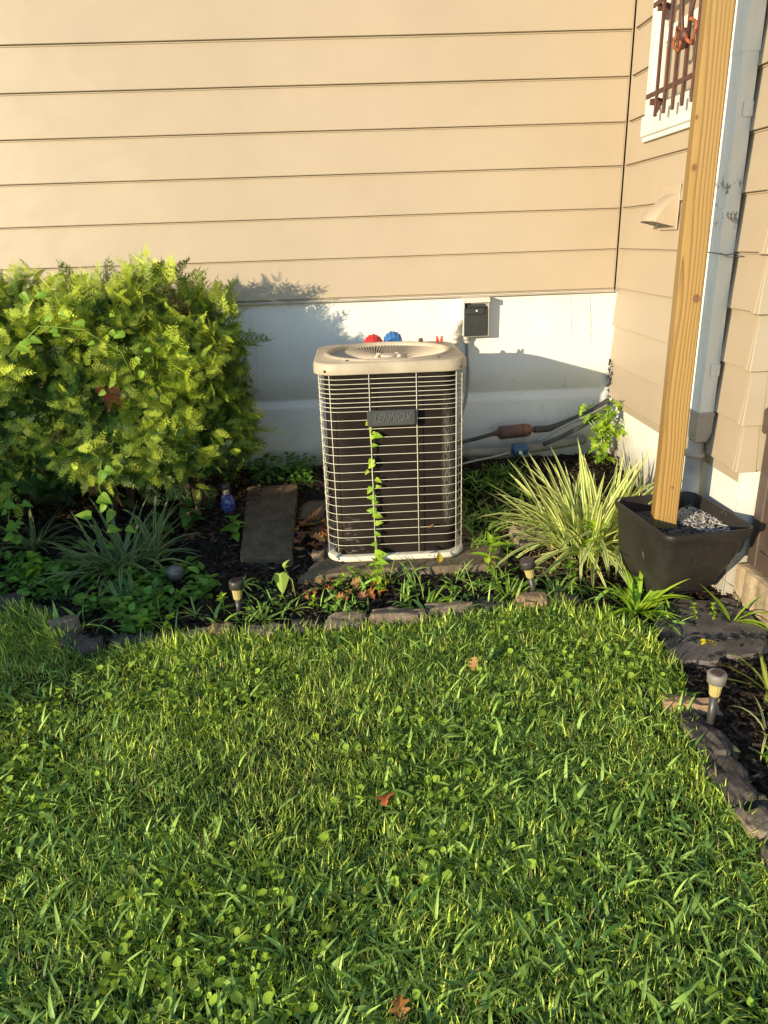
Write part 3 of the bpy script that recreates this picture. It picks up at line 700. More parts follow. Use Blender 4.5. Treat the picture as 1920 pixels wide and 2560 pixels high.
lo = link('lettering', tme, bx); lo.location = (.004, -HY-.0225, .668); lo.rotation_euler = (R_(90), 0, 0)
for v_ in tme.vertices: v_.co.x *= .84

# ribbed caps, wire nuts and stray wire behind the top
def ribcap(name, label, cat, loc, col, rot):
    m = mat(name+'_plastic', col, .45)
    o = thing(name, label, cat, loc); o.rotation_euler = rot
    n = 56; vs = []; prof = [(.0, -.026), (.040, -.026), (.044, -.020), (.046, .0), (.046, .020), (.040, .028), (.0, .028)]
    for r, z in prof:
        for k in range(n):
            an = 2*math.pi*k/n; rr = r*(1 if k % 4 in (0, 1) else .93); vs.append((rr*math.cos(an), rr*math.sin(an), z))
    MB().add(vs, [(i*n+k, i*n+(k+1) % n, (i+1)*n+(k+1) % n, (i+1)*n+k) for i in range(len(prof)-1) for k in range(n)]).obj('knob', m, o)
    MB().tube([(0, 0, .02), (0, 0, .075)], .010, 10).obj('stem', mat(name+'_brass', (.45, .33, .14), .4, metal=.8), o)
    return o
ribcap('valve_knob', 'red ribbed plastic knob behind the AC top', 'knob', (.092, 3.685, .944), (.62, .03, .03), (R_(-62), R_(8), 0))
ribcap('valve_knob', 'blue ribbed plastic knob beside the red one', 'knob', (.190, 3.69, .954), (.04, .17, .45), (R_(-62), R_(-10), 0))
tag(MB().tube([(.098, 3.60, .925), (.103, 3.615, .955), (.10, 3.625, .982)], .0018, 5).tube([(.125, 3.60, .925), (.128, 3.62, .94), (.15, 3.64, .955), (.17, 3.645, .965), (.20, 3.65, .955)], .0018, 5).tube([(.098, 3.60, .925), (.11, 3.54, .93), (.125, 3.60, .925)], .0018, 5).obj('tie_wire', mat('dark_wire', (.05, .05, .06), .4)),
    'thin dark wire looped over the back of the AC top', 'wire')
REDN = mat('red_nut_plastic', (.75, .07, .03), .4)
for x, l, r in ((.403, 'left red wire nut standing on the AC back corner', -.12), (.421, 'right red wire nut standing on the AC back corner', .1)):
    o = thing('wire_nut', l, 'wire nut', (x, 3.615, .955), 0, 'wire nuts on the AC'); o.rotation_euler = (.1, r, 0)
    MB().lathe([(.0075, 0), (.0085, .004), (.0065, .018), (.0045, .027), (0, .028)], (0, 0, 0), 10, flute=-.1, nf=1).obj('shell', REDN, o)
    MB().tube([(0, 0, .002), (-.006, -.012, -.003)], .0016, 5).obj('wire_end', WIRE, o)

# ------------------------------------------------------------------ refrigerant lines along the foundation
BRN = mat('rusty_brown_steel', (.16, .07, .045), .6, (.08, .04, .03), 20, .4, .001, 90)
RUB = mat('black_pipe_insulation', (.035, .035, .037), .7, (.06, .058, .055), 14, .5, .002, 60)
fd = thing('filter_drier', 'rusty brown cylindrical filter drier on the pipe by the foundation', 'filter', (.865, 3.95, .402)); fd.rotation_euler = (R_(90), 0, R_(90)); 
ax = Matrix.Rotation(R_(0), 4, 'X')
MB().lathe([(.012, -.125), (.014, -.10), (.022, -.092), (.030, -.085), (.037, -.080), (.037, .07), (.034, .074), (.030, .09), (.016, .098), (.014, .12)], (0, 0, 0), 24).obj('body', BRN, fd)
MB().lathe([(.0375, .045), (.0378, .052), (.0375, .06)], (0, 0, 0), 24).obj('weld_band', BRN, fd)
MB().box(-.006, .006, .0, .004, .02, .055).xf(Matrix.Translation((-.012, .0345, 0))).obj('sticker', mat('paper_sticker', (.6, .5, .45), .6), fd)
for z in (-.095, .09): MB().lathe([(.009, 0), (.009, .012), (.005, .02)], (0, 0, 0), 8).xf(Matrix.Translation((0, .024, z)) @ Matrix.Rotation(R_(-90), 4, 'X')).obj('valve_cap', BLK, fd)
fd.rotation_euler = (0, R_(86), 0)
def pipe(name, pts, r, m, label, cat='pipe'):
    # smooth the polyline
    P_ = [Vector(p) for p in pts]; out = []
    for i in range(len(P_)-1):
        p0, p1, p2, p3 = P_[max(i-1, 0)], P_[i], P_[i+1], P_[min(i+2, len(P_)-1)]
        for k in range(6):
            t_ = k/6; out.append(.5*((2*p1)+(p2-p0)*t_+(2*p0-5*p1+4*p2-p3)*t_*t_+(3*p1-p0-3*p2+p3)*t_**3))
    out.append(P_[-1]); return tag(MB().tube(out, r, 10).obj(name, m), label, cat)
pipe('pipe', [(.45, 3.90, .35), (.60, 3.93, .365), (.745, 3.95, .392)], .011, RUB, 'thin dark pipe joining the AC to the rusty drier')
pipe('pipe', [(.98, 3.95, .408), (1.08, 3.96, .412), (1.20, 3.98, .445), (1.30, 4.0, .478), (1.42, 4.05, .53)], .019, RUB, 'thick black insulated pipe rising right from the rusty drier to the corner')
pipe('cable', [(1.0, 3.93, .350), (1.07, 3.93, .39), (1.16, 3.945, .428), (1.28, 3.98, .468), (1.41, 4.03, .515)], .009, mat('pale_grey_cable', (.30, .30, .29), .5), 'pale grey cable sagging under the black insulated pipe', 'cable')
pipe('cable', [(1.02, 3.90, .335), (1.10, 3.90, .365), (1.2, 3.92, .405), (1.32, 3.97, .45), (1.42, 4.02, .50)], .012, RUB, 'lower dark cable bundled beneath the pale cable', 'cable')
pipe('pipe', [(.45, 3.93, .30), (.8, 3.99, .275), (1.1, 4.03, .29), (1.3, 4.06, .31)], .026, mat('grey_pvc', (.30, .28, .25), .6, (.2, .18, .15), 9), 'thick weathered grey drain pipe low along the foundation')
pipe('tube', [(.42, 3.80, .24), (.6, 3.82, .275), (.74, 3.85, .29), (.83, 3.87, .305)], .0055, mat('light_tubing', (.33, .32, .30), .5), 'thin pale tube running into the blue filter', 'tube')
bf = thing('inline_filter', 'small blue cylindrical filter with a white sticker behind the grassy plant', 'filter', (.885, 3.88, .318)); bf.rotation_euler = (0, R_(85), 0)
MB().lathe([(.006, -.05), (.02, -.046), (.033, -.038), (.034, -.03), (.034, .03), (.033, .038), (.02, .045), (.006, .05)], (0, 0, 0), 20).obj('body', mat('blue_enamel', (.03, .085, .18), .4), bf)
MB().box(.0, .02, -.0358, -.0345, -.012, .006).obj('sticker', mat('white_sticker', (.75, .75, .72), .5), bf)

# ------------------------------------------------------------------ slabs, stones, flagstones
def rock_mesh(name, dims, seed, m, n=6, rough=.30, flat=0.):
    import bmesh
    b = bmesh.new(); bmesh.ops.create_cube(b, size=1); bmesh.ops.subdivide_edges(b, edges=b.edges[:], cuts=n, use_grid_fill=True)
    for v in b.verts:
        c = v.co.copy(); q = c.normalized()*.5; c = c.lerp(q, .42)
        s = Vector((seed*13.1, seed*7.7, seed*3.3)); nn = noise.noise(c*2.3+s)*rough*1.2+noise.noise(c*5+s)*rough*.5+noise.noise(c*12+s)*rough*.16
        c = c*(1+nn); 
        c = Vector((c.x*dims[0], c.y*dims[1], max(-.5, min(.5, c.z))*dims[2])); v.co = c
    me = bpy.data.meshes.new(name); b.to_mesh(me); b.free(); me.materials.append(m); return me
def stone_mat(name, c, c2, bs=.7):
    m, t, p, tc = newmat(name); v = tc.outputs['Object']
    n = noise_(t, v, 14, 6, .65); n2 = noise_(t, v, 90, 4, .6)
    col = mix(t, ramp(t, n, .35, .65), c, c2); col = mix(t, ramp(t, n2, .55, .7, 0, .5), col, tuple(x*1.6 for x in c))
    col = mix(t, ramp(t, noise_(t, v, 6, 3), .6, .72, 0, .6), col, (.09, .10, .04))
    t.links.new(col, p.inputs['Base Color']); p.inputs['Roughness'].default_value = .9; p.inputs['Specular IOR Level'].default_value = .12
    bump(t, p, math_(t, 'ADD', n, math_(t, 'MULTIPLY', n2, .3)), bs, .006); return m
ST = {'grey': stone_mat('grey_fieldstone', (.095, .08, .07), (.05, .043, .038)), 'tan': stone_mat('tan_fieldstone', (.25, .195, .14), (.12, .095, .07)),
      'orange': stone_mat('orange_fieldstone', (.33, .20, .11), (.17, .13, .10)), 'dark': stone_mat('dark_fieldstone', (.065, .058, .053), (.04, .036, .034))}
stones = [  # x, y, w, d, h, yaw, mat, label
 (-1.52, 2.85, .12, .10, .085, .2, 'grey', 'rounded grey edging stone at the far left of the bed'),
 (-1.35, 2.77, .20, .09, .06, -.5, 'dark', 'long flat dark edging stone near the left end of the bed'),
 (-1.21, 2.63, .13, .10, .09, -.7, 'tan', 'angular edging stone on the left under a grassy tuft'),
 (-1.13, 2.51, .09, .08, .07, -.4, 'grey', 'grey edging stone between the tuft and the upright stone'),
 (-1.045, 2.45, .11, .07, .10, -.2, 'grey', 'upright rounded grey stone where the left lawn edge turns'),
 (-.94, 2.49, .09, .08, .07, .1, 'dark', 'small dark edging stone behind low heart shaped leaves'),
 (-.825, 2.49, .19, .08, .06, -.15, 'dark', 'long flat dark slate edging stone left of the sunlit ones'),
 (-.68, 2.50, .14, .08, .06, .15, 'tan', 'low tan edging stone left of the orange tinted one'),
 (-.555, 2.515, .12, .08, .075, .0, 'orange', 'orange tinted edging stone left of the short solar light'),
 (-.40, 2.50, .14, .08, .07, -.1, 'tan', 'grey tan edging stone right of the short solar light'),
 (-.24, 2.515, .115, .08, .07, .05, 'grey', 'small greyish edging stone left of the pinkish tan block'),
 (-.085, 2.53, .175, .09, .085, .04, 'tan', 'blocky pinkish tan edging stone below the weeds by the AC'),
 (.115, 2.555, .21, .09, .095, .1, 'tan', 'large peaked tan edging stone in the middle of the row'),
 (.325, 2.605, .19, .09, .08, .12, 'tan', 'rounded tan edging stone right of the peaked one'),
 (.495, 2.635, .14, .08, .06, .1, 'dark', 'low dark edging stone left of the tilted solar light'),
 (.665, 2.635, .125, .10, .085, -.05, 'orange', 'square topped tan block just below the tilted solar light'),
 (.80, 2.645, .12, .09, .07, .1, 'dark', 'dark edging stone right of the square topped block'),
 (1.01, 1.915, .17, .06, .075, -.3, 'orange', 'reddish stone beside the right hand solar light'),
 (.985, 1.755, .10, .21, .08, .15, 'grey', 'long grey stone below the reddish one on the right'),
 (.975, 1.555, .10, .20, .085, .08, 'grey', 'long grey stone with grass shadows at right edge of lawn'),
 (.965, 1.40, .09, .10, .085, .2, 'tan', 'small knobbly tan stone low on the right lawn edge'),
 (.955, 1.255, .10, .15, .08, -.1, 'grey', 'grey stone nearest the camera on the right lawn edge')]
for i, (x, y, w_, d_, h_, rz, k, lab) in enumerate(stones):
    o = link('edging_stone', rock_mesh('edging_stone', (w_, d_, h_*1.5), i+1, ST[k])); o.location = (x, y, h_*(-.08 if x < .9 else -.22)+float(terr(x, y))); o.rotation_euler = (random.uniform(-.12, .12), random.uniform(-.1, .1), rz)
    tag(o, lab, 'stone', 'stones edging the bed')

def slab(name, poly, z0, z1, m, label, cat, bev=.006):
    """irregular slab with an uneven top; poly in world coordinates"""
    cx_ = sum(p[0] for p in poly)/len(poly); cy_ = sum(p[1] for p in poly)/len(poly)
    pts = []
    for i in range(len(poly)):
        a_, b_ = Vector(poly[i]), Vector(poly[(i+1) % len(poly)]); n = max(1, int((b_-a_).length/.03))
        for k in range(n):
            q = a_.lerp(b_, k/n); j = .006; pts.append((q.x-cx_+noise.noise(Vector((q.x*20, q.y*20, 1)))*j*2, q.y-cy_+noise.noise(Vector((q.x*20, q.y*20, 5)))*j*2))
    n = len(pts); vs = []
    rings = [(1, z0), (1, z1-bev), (1-bev*4, z1), (.75, z1), (.5, z1), (.25, z1)]
    for s, z in rings:
        for x, y in pts: vs.append((x*s, y*s, z+(noise.noise(Vector(((x*s+cx_)*6, (y*s+cy_)*6, 2)))*.006+noise.noise(Vector(((x*s+cx_)*18, (y*s+cy_)*18, 2)))*.0025 if z > z0 else 0)))
    vs.append((0, 0, z1)); c = len(vs)-1
    fs = [(i*n+k, i*n+(k+1) % n, (i+1)*n+(k+1) % n, (i+1)*n+k) for i in range(len(rings)-1) for k in range(n)]+[((len(rings)-1)*n+k, (len(rings)-1)*n+(k+1) % n, c) for k in range(n)]
    o = MB().add(vs, fs).obj(name, m); o.location = (cx_, cy_, 0); return tag(o, label, cat)
CONC = stone_mat('weathered_concrete', (.20, .155, .10), (.10, .078, .055), .9)
slab('pad_slab', [(-.30, 2.93), (.10, 2.98), (.55, 2.97), (.66, 3.05), (.60, 3.72), (-.22, 3.75), (-.20, 3.15)], -.02, .048, CONC, 'worn stone slab under the air conditioner', 'slab')
sl = slab('stone_slab', [(-.58, 3.14), (-.335, 3.12), (-.345, 3.84), (-.62, 3.84)], -.06, .012, stone_mat('dark_brown_concrete', (.15, .108, .07), (.08, .058, .04)), 'long dark concrete slab lying left of the air conditioner', 'slab'); sl.location.z = .115; sl.rotation_euler = (R_(10.5), 0, 0)  # darker brown than the pad concrete
slab('stone_slab', [(-.35, 3.55), (-.20, 3.56), (-.2, 3.86), (-.365, 3.86)], -.02, .1, CONC, 'short concrete slab piece between dark slab and AC back', 'slab')
FLAG = stone_mat('bluestone', (.17, .145, .13), (.095, .082, .074), .5)
slab('flagstone', [(1.06, 2.20), (1.085, 2.155), (1.21, 2.15), (1.25, 2.19), (1.30, 2.165), (1.42, 2.20), (1.485, 2.33), (1.49, 2.50), (1.40, 2.585), (1.27, 2.62), (1.15, 2.58), (1.09, 2.40)], -.02, .022, FLAG, 'large irregular grey flagstone in the mulch below the planter', 'flagstone')
slab('flagstone', [(1.37, 2.60), (1.46, 2.63), (1.515, 2.58), (1.50, 2.515), (1.41, 2.60)], -.02, .014, FLAG, 'small flagstone piece tucked behind the large one near the box', 'flagstone')
slab('concrete_kerb', [(1.502, 2.635), (1.502, 1.9), (1.50, 1.0), (3.2, 1.0), (3.2, 2.635)], -.05, .165, stone_mat('tan_concrete', (.42, .33, .22), (.28, .21, .14), .9), 'rough tan concrete ledge under the brown box', 'ledge')
br = link('stone_chunk', rock_mesh('stone_chunk', (.05, .05, .045), 33, ST['orange'])); br.location = (-.215, 3.12, .066); tag(br, 'small brown stone chunk by the AC front left corner', 'stone')
bt = link('fieldstone', rock_mesh('fieldstone', (.16, .12, .13), 41, ST['tan'])); bt.location = (.80, 3.22, .06); tag(bt, 'tan stone half hidden left of the striped plant', 'stone')

# brown resin box at the right edge
BR = mat('brown_resin', (.085, .060, .048), .5, (.065, .045, .037), 12, .4, .001, 120)
sb = thing('storage_box', 'dark brown plastic storage box with panelled sides at right', 'storage box', (1.55, 2.62, .165))
def sp_(mb, name): return mb.xf(Matrix.Translation((-1.55, -2.62, -.165))).obj(name, BR, sb)
BX = 1.532
sp_(MB().box(BX+.02, 2.6, 1.5, 2.60, .168, .70), 'body')
for y0, y1 in ((2.562, 2.622), (2.12, 2.17), (1.5, 1.56)): sp_(MB().box(BX, BX+.03, y0, y1, .167, .70, .004), 'stile')
for z0, z1 in ((.167, .245), (.455, .50), (.66, .70)):
    for y0, y1 in ((2.171, 2.561), (1.561, 2.119)): sp_(MB().box(BX+.003, BX+.03, y0, y1, z0, z1, .004), 'rail')
for y in np.arange(2.18, 2.55, .0465): sp_(MB().box(BX+.012, BX+.022, y, y+.042, .2455, .4545, .002).box(BX+.012, BX+.022, y, y+.042, .5005, .6595, .002), 'panel')
sp_(MB().box(BX-.022, 2.62, 1.48, 2.624, .702, .80, .008).box(BX+.01, 2.6, 1.5, 2.61, .8005, .86, .01), 'lid')

# ------------------------------------------------------------------ planter with concrete and timber post
POT = mat('black_planter_plastic', (.032, .028, .025), .36, (.022, .020, .018), 5, .1, .001, 80)
def pot_mat():
    m, t, p, tc = newmat('scuffed_black_plastic'); v = tc.outputs['Object']
    col = mix(t, ramp(t, noise_(t, v, 5, 3), .4, .6), (.026, .023, .021), (.017, .015, .014))
    s = math_(t, 'MULTIPLY', ramp(t, noise_(t, mapped(t, v, (9, 9, 3)), 5, 6, .7), .60, .66), ramp(t, noise_(t, v, 3, 2), .48, .6))
    col = mix(t, math_(t, 'MULTIPLY', s, .55), col, (.30, .28, .25))
    t.links.new(col, p.inputs['Base Color']); p.inputs['Roughness'].default_value = .5; p.inputs['Specular IOR Level'].default_value = .35; return m
POT = pot_mat()
pt = thing('planter', 'square tapered black plastic planter holding the wooden post', 'planter', (1.252, 2.645, .0), R_(7))
def potshell(prof, name, m, n=8):
    vs = []
    for h, r, z, ox, oy in prof: vs += [(x*.92+ox, y*1.13+oy, z) for x, y in rrect(h, h, r, n)]
    k = 4*(n+1); fs = [(i*k+j, i*k+(j+1) % k, (i+1)*k+(j+1) % k, (i+1)*k+j) for i in range(len(prof)-1) for j in range(k)]
    return MB().add(vs, fs+[tuple(reversed(range(k)))], True).obj(name, m, pt)
potshell([(.132, .045, .055, 0, .09), (.138, .05, .065, 0, .085), (.168, .055, .20, 0, .04), (.190, .040, .355, 0, 0), (.1905, .04, .357, 0, 0), (.197, .043, .359, 0, 0), (.198, .043, .361, 0, 0), (.2, .043, .383, 0, 0), (.1985, .043, .386, 0, 0), (.190, .038, .3865, 0, 0), (.189, .038, .384, 0, 0), (.182, .036, .35, 0, 0), (.176, .034, .30, 0, 0), (.17, .03, .28, 0, 0)], 'body', POT)
potshell([(.176, .034, .305, 0, 0), (.175, .034, .325, 0, 0), (.09, .03, .329, 0, 0), (.01, .002, .331, 0, 0)], 'concrete_fill', mat('dry_concrete', (.13, .12, .115), .9, (.06, .056, .055), 22, .8, .006, 60))
P = np.stack([rng.uniform(-.02, .165, 700), rng.uniform(-.13, .155, 700)], -1); k = (P[:, 0]*.7+P[:, 1]*.35 > .01) & (np.hypot(P[:, 0]-.10, P[:, 1]-.03) < .13); P = P[k]; N = len(P)
o = scatter('concrete_rubble', CH, np.stack([P[:, 0], P[:, 1], .329+rng.uniform(0, .010, N)], -1), rots(rng.uniform(-3, 3, N), rng.normal(0, .4, N), rng.normal(0, .4, N)), rng.uniform(.012, .03, N), np.full((N, 3), .46)*rng.uniform(.6, 1.1, (N, 1))*np.array([[1, .96, .86]]), CHIP, parent=pt); o['kind'] = 'stuff'
P = rng.uniform(-.15, .15, (700, 2)); N = len(P)
o = scatter('mulch_bits', CH, np.stack([P[:, 0], P[:, 1], .327+rng.uniform(0, .005, N)], -1), rots(rng.uniform(-3, 3, N), rng.normal(0, .3, N), rng.normal(0, .3, N)), rng.uniform(.006, .018, N), np.full((N, 3), .03), CHIP, parent=pt); o['kind'] = 'stuff'
MB().box(-.045, .105, -.001, .001, .235, .335, .0005).xf(Matrix.Translation((0, -.1985, 0)) @ Matrix.Translation((0, 0, .285)) @ Matrix.Rotation(R_(10.5), 4, 'X') @ Matrix.Translation((0, 0, -.285))).obj('label_patch', mat('dark_glued_patch', (.010, .008, .007), .6, (.02, .016, .014), 60), pt)
def wood_mat():
    m, t, p, tc = newmat('treated_pine'); v = tc.outputs['Object']
    # distorted growth rings through the trunk volume
    d = t.nodes.new('ShaderNodeVectorMath'); d.operation = 'ADD'
    nz = t.nodes.new('ShaderNodeTexNoise'); nz.inputs['Scale'].default_value = 1.; nz.inputs['Detail'].default_value = 2
    t.links.new(mapped(t, v, (3, 3, 1.1)), nz.inputs['Vector'])
    sc = t.nodes.new('ShaderNodeVectorMath'); sc.operation = 'MULTIPLY_ADD'; t.links.new(nz.outputs['Color'], sc.inputs[0]); sc.inputs[1].default_value = (.055, .055, 0); sc.inputs[2].default_value = (.045-.0275, .075-.0275, 0)
    t.links.new(v, d.inputs[0]); t.links.new(sc.outputs[0], d.inputs[1])
    sep = t.nodes.new('ShaderNodeSeparateXYZ'); t.links.new(d.outputs[0], sep.inputs[0])
    r = math_(t, 'SQRT', math_(t, 'ADD', math_(t, 'POWER', sep.outputs[0], 2.), math_(t, 'POWER', sep.outputs[1], 2.)))
    saw = math_(t, 'FRACT', math_(t, 'MULTIPLY', r, 105.))
    late = math_(t, 'MULTIPLY', ramp(t, saw, .45, .9), ramp(t, saw, 1., .93))
    col = mix(t, math_(t, 'MULTIPLY', late, .75), (.32, .19, .052), (.12, .052, .012))
    col = mix(t, ramp(t, noise_(t, mapped(t, v, (6, 6, .8)), 3, 4), .45, .7, 0, .4), col, (.24, .155, .040))
    col = mix(t, ramp(t, noise_(t, mapped(t, v, (80, 80, 3)), 4, 3), .5, .8, 0, .3), col, (.37, .235, .072))
    for kx, ky, kz, kr in ((.022, -.046, 1.20, .012), (-.045, -.03, .90, .007), (.012, -.046, .50, .0055), (-.03, -.046, 1.62, .009), (-.04, -.046, 1.77, .007)):
        vm_ = t.nodes.new('ShaderNodeVectorMath'); vm_.operation = 'DISTANCE'; t.links.new(mapped(t, v, (1, 1, .8)), vm_.inputs[0]); vm_.inputs[1].default_value = (kx, ky, kz*.8)
        col = mix(t, ramp(t, vm_.outputs['Value'], kr*1.25, kr*.8, 0, .85), col, (.10, .04, .015))
        ring = math_(t, 'FRACT', math_(t, 'MULTIPLY', vm_.outputs['Value'], 150.))
        col = mix(t, math_(t, 'MULTIPLY', ramp(t, ring, .6, .9), ramp(t, vm_.outputs['Value'], kr*3, kr*1.5, 0, .5)), col, (.25, .11, .03))
    t.links.new(col, p.inputs['Base Color']); p.inputs['Roughness'].default_value = .55
    bump(t, p, math_(t, 'ADD', math_(t, 'MULTIPLY', late, -.5), noise_(t, mapped(t, v, (90, 90, 4)), 4, 3)), .3, .001); return m
post = MB().box(-.043, .043, -.043, .043, .30, 3.3, .004).obj('wooden_post', wood_mat())
# let the box carry extra loops so its edges are not razor straight
post.location = (1.195, 2.665, 0); post.rotation_euler = (0, R_(-.1), R_(-13))
tag(post, 'square yellow pine post standing in the black planter', 'post')

# ------------------------------------------------------------------ solar lights
LBLK = mat('black_lamp_plastic', (.035, .032, .03), .4, (.05, .046, .042), 30); LGRY = mat('faded_grey_lamp_plastic', (.22, .20, .18), .55, (.17, .155, .14), 25)
CELL = mat('solar_cell', (.05, .035, .03), .15)
def lens_mat():
    m, t, p, tc = newmat('amber_plastic_lens'); p.inputs['Base Color'].default_value = (.62, .50, .20, 1); p.inputs['Roughness'].default_value = .3; p.inputs['Transmission Weight'].default_value = .35; return m
AMB = lens_mat()
def lamp(label, loc, h, rot, m, sz=1.):
    o = thing('solar_light', label, 'garden light', loc, 0, 'solar stake lights in the bed'); o.rotation_euler = rot
    MB().lathe([(.011, -.02), (.0125, h-.075*sz), (.0125, h-.075*sz)], (0, 0, 0), 14).obj('stake', LBLK, o)
    l = MB(); n = 36; vs = []; z0 = h-.085*sz; z1 = h-.034*sz
    for r, z in ((.014, z0), (.017*sz, z0+.004), (.0215*sz, z1), (.012, z1)):
        for k in range(n): an = 2*math.pi*k/n; rr = r*(1 if k % 3 else .94); vs.append((rr*math.cos(an), rr*math.sin(an), z))
    l.add(vs, [(i*n+k, i*n+(k+1) % n, (i+1)*n+(k+1) % n, (i+1)*n+k) for i in range(3) for k in range(n)]).obj('lens', AMB, o)
    hd = MB(); prof = [(.024*sz, h-.036*sz), (.029*sz, h-.034*sz), (.0305*sz, h-.004), (.028*sz, h), (.024*sz, h+.0005), (.0, h+.0005)]
    c = hd.lathe(prof, (0, 0, 0), 28).obj('head', m, o)
    MB().box(-.017*sz, -.001, -.017*sz, .017*sz, h+.0008, h+.002).box(.001, .017*sz, -.017*sz, .017*sz, h+.0008, h+.002).obj('solar_cell', CELL, c)
lamp('short black solar light standing upright among weeds left of the AC', (-.525, 2.70, 0), .158, (0, R_(1), .4), LBLK, 1.)
lamp('tilted dark solar light leaning left in front of the striped plant', (.705, 2.70, 0), .205, (R_(3), R_(-15), .2), LBLK, 1.)
lamp('faded grey solar light beside the flagstone on the right', (1.02, 1.805, 0), .212, (R_(1), R_(-2), .6), LGRY, .92)
# blue mosaic lamp
bl = thing('mosaic_light', 'dark blue mosaic glass garden light beneath the hedge', 'garden light', (-.695, 3.62, .13)); bl.rotation_euler = (0, R_(-4), 0)
mm, t, p, tc = newmat('blue_mosaic_glass'); vo = t.nodes.new('ShaderNodeTexVoronoi'); vo.inputs['Scale'].default_value = 75; vo.feature = 'DISTANCE_TO_EDGE'; t.links.new(tc.outputs['Object'], vo.inputs['Vector'])
t.links.new(mix(t, ramp(t, vo.outputs['Distance'], .05, .12), (.14, .16, .30), (.012, .02, .17)), p.inputs['Base Color']); p.inputs['Roughness'].default_value = .125
MB().lathe([(.006, -.03), (.02, -.015), (.032, .005), (.040, .035), (.037, .06), (.026, .082), (.016, .09)], (0, 0, 0), 24).obj('globe', mm, bl)
MB().lathe([(.017, .09), (.018, .12)], (0, 0, 0), 24).obj('collar', mat('ribbed_cream_collar', (.5, .43, .32), .5), bl)
MB().lathe([(.026, .12), (.028, .125), (.026, .15), (.0, .152)], (0, 0, 0), 24).obj('head', LBLK, bl)
gb = tag(MB().lathe([(.0, -.04), (.02, -.035), (.037, -.015), (.04, .0), (.037, .015), (.027, .03), (.012, .038), (.0, .04)], (0, 0, 0), 24).obj('glass_ball', mat('dusty_glass', (.16, .16, .14), .2, (.08, .08, .07), 12)), 'small dusty glass ball among the left bed leaves', 'ornament')
gb.location = (-.84, 2.98, .075)

# ------------------------------------------------------------------ hedge
def frond(seed):
    r = random.Random(seed); V, Fc = [], []
    def twig(p, d, l, w_):
        px, py = -d[1], d[0]; n = len(V); z = r.uniform(-.02, .02)
        V.extend([(p[0]+px*w_, p[1]+py*w_, p[2]), (p[0]+d[0]*l, p[1]+d[1]*l, p[2]+z), (p[0]-px*w_, p[1]-py*w_, p[2])])
        Fc.append((n, n+1, n+2))
    curve = r.uniform(-.15, .15); droop = r.uniform(.1, .35)
    nb = 6
    for i in range(nb+1):
        t_ = (i+.3)/nb; c = (curve*t_*t_, t_, -droop*t_*t_)
        d0 = math.atan2(1, 2*curve*t_)
        twig(c, (math.cos(d0), math.sin(d0)), .24, .018)
        if i == nb: break
        for s in (-1, 1):
            L = .56*(1-t_*.65)*r.uniform(.75, 1.1); an = d0-s*r.uniform(.6, .85); d = (math.cos(an), math.sin(an))
            twig(c, d, L, .019)
            for k in range(3):
                u = .2+.25*k; q = (c[0]+d[0]*L*u, c[1]+d[1]*L*u, c[2]-.03*u)
                for s2 in (-1, 1):
                    a2 = an+s2*.6; twig(q, (math.cos(a2), math.sin(a2)), L*.5*(1.1-u*.6), .018)
    return np.array(V), tri(Fc), np.ones((len(V), 3))
FR = [frond(i) for i in range(6)]
hedge = thing('hedge', 'golden green arborvitae hedge clipped against the wall', 'hedge', (-1.9, 3.62, .12))
HC = np.array([-1.9, 3.62, .12])
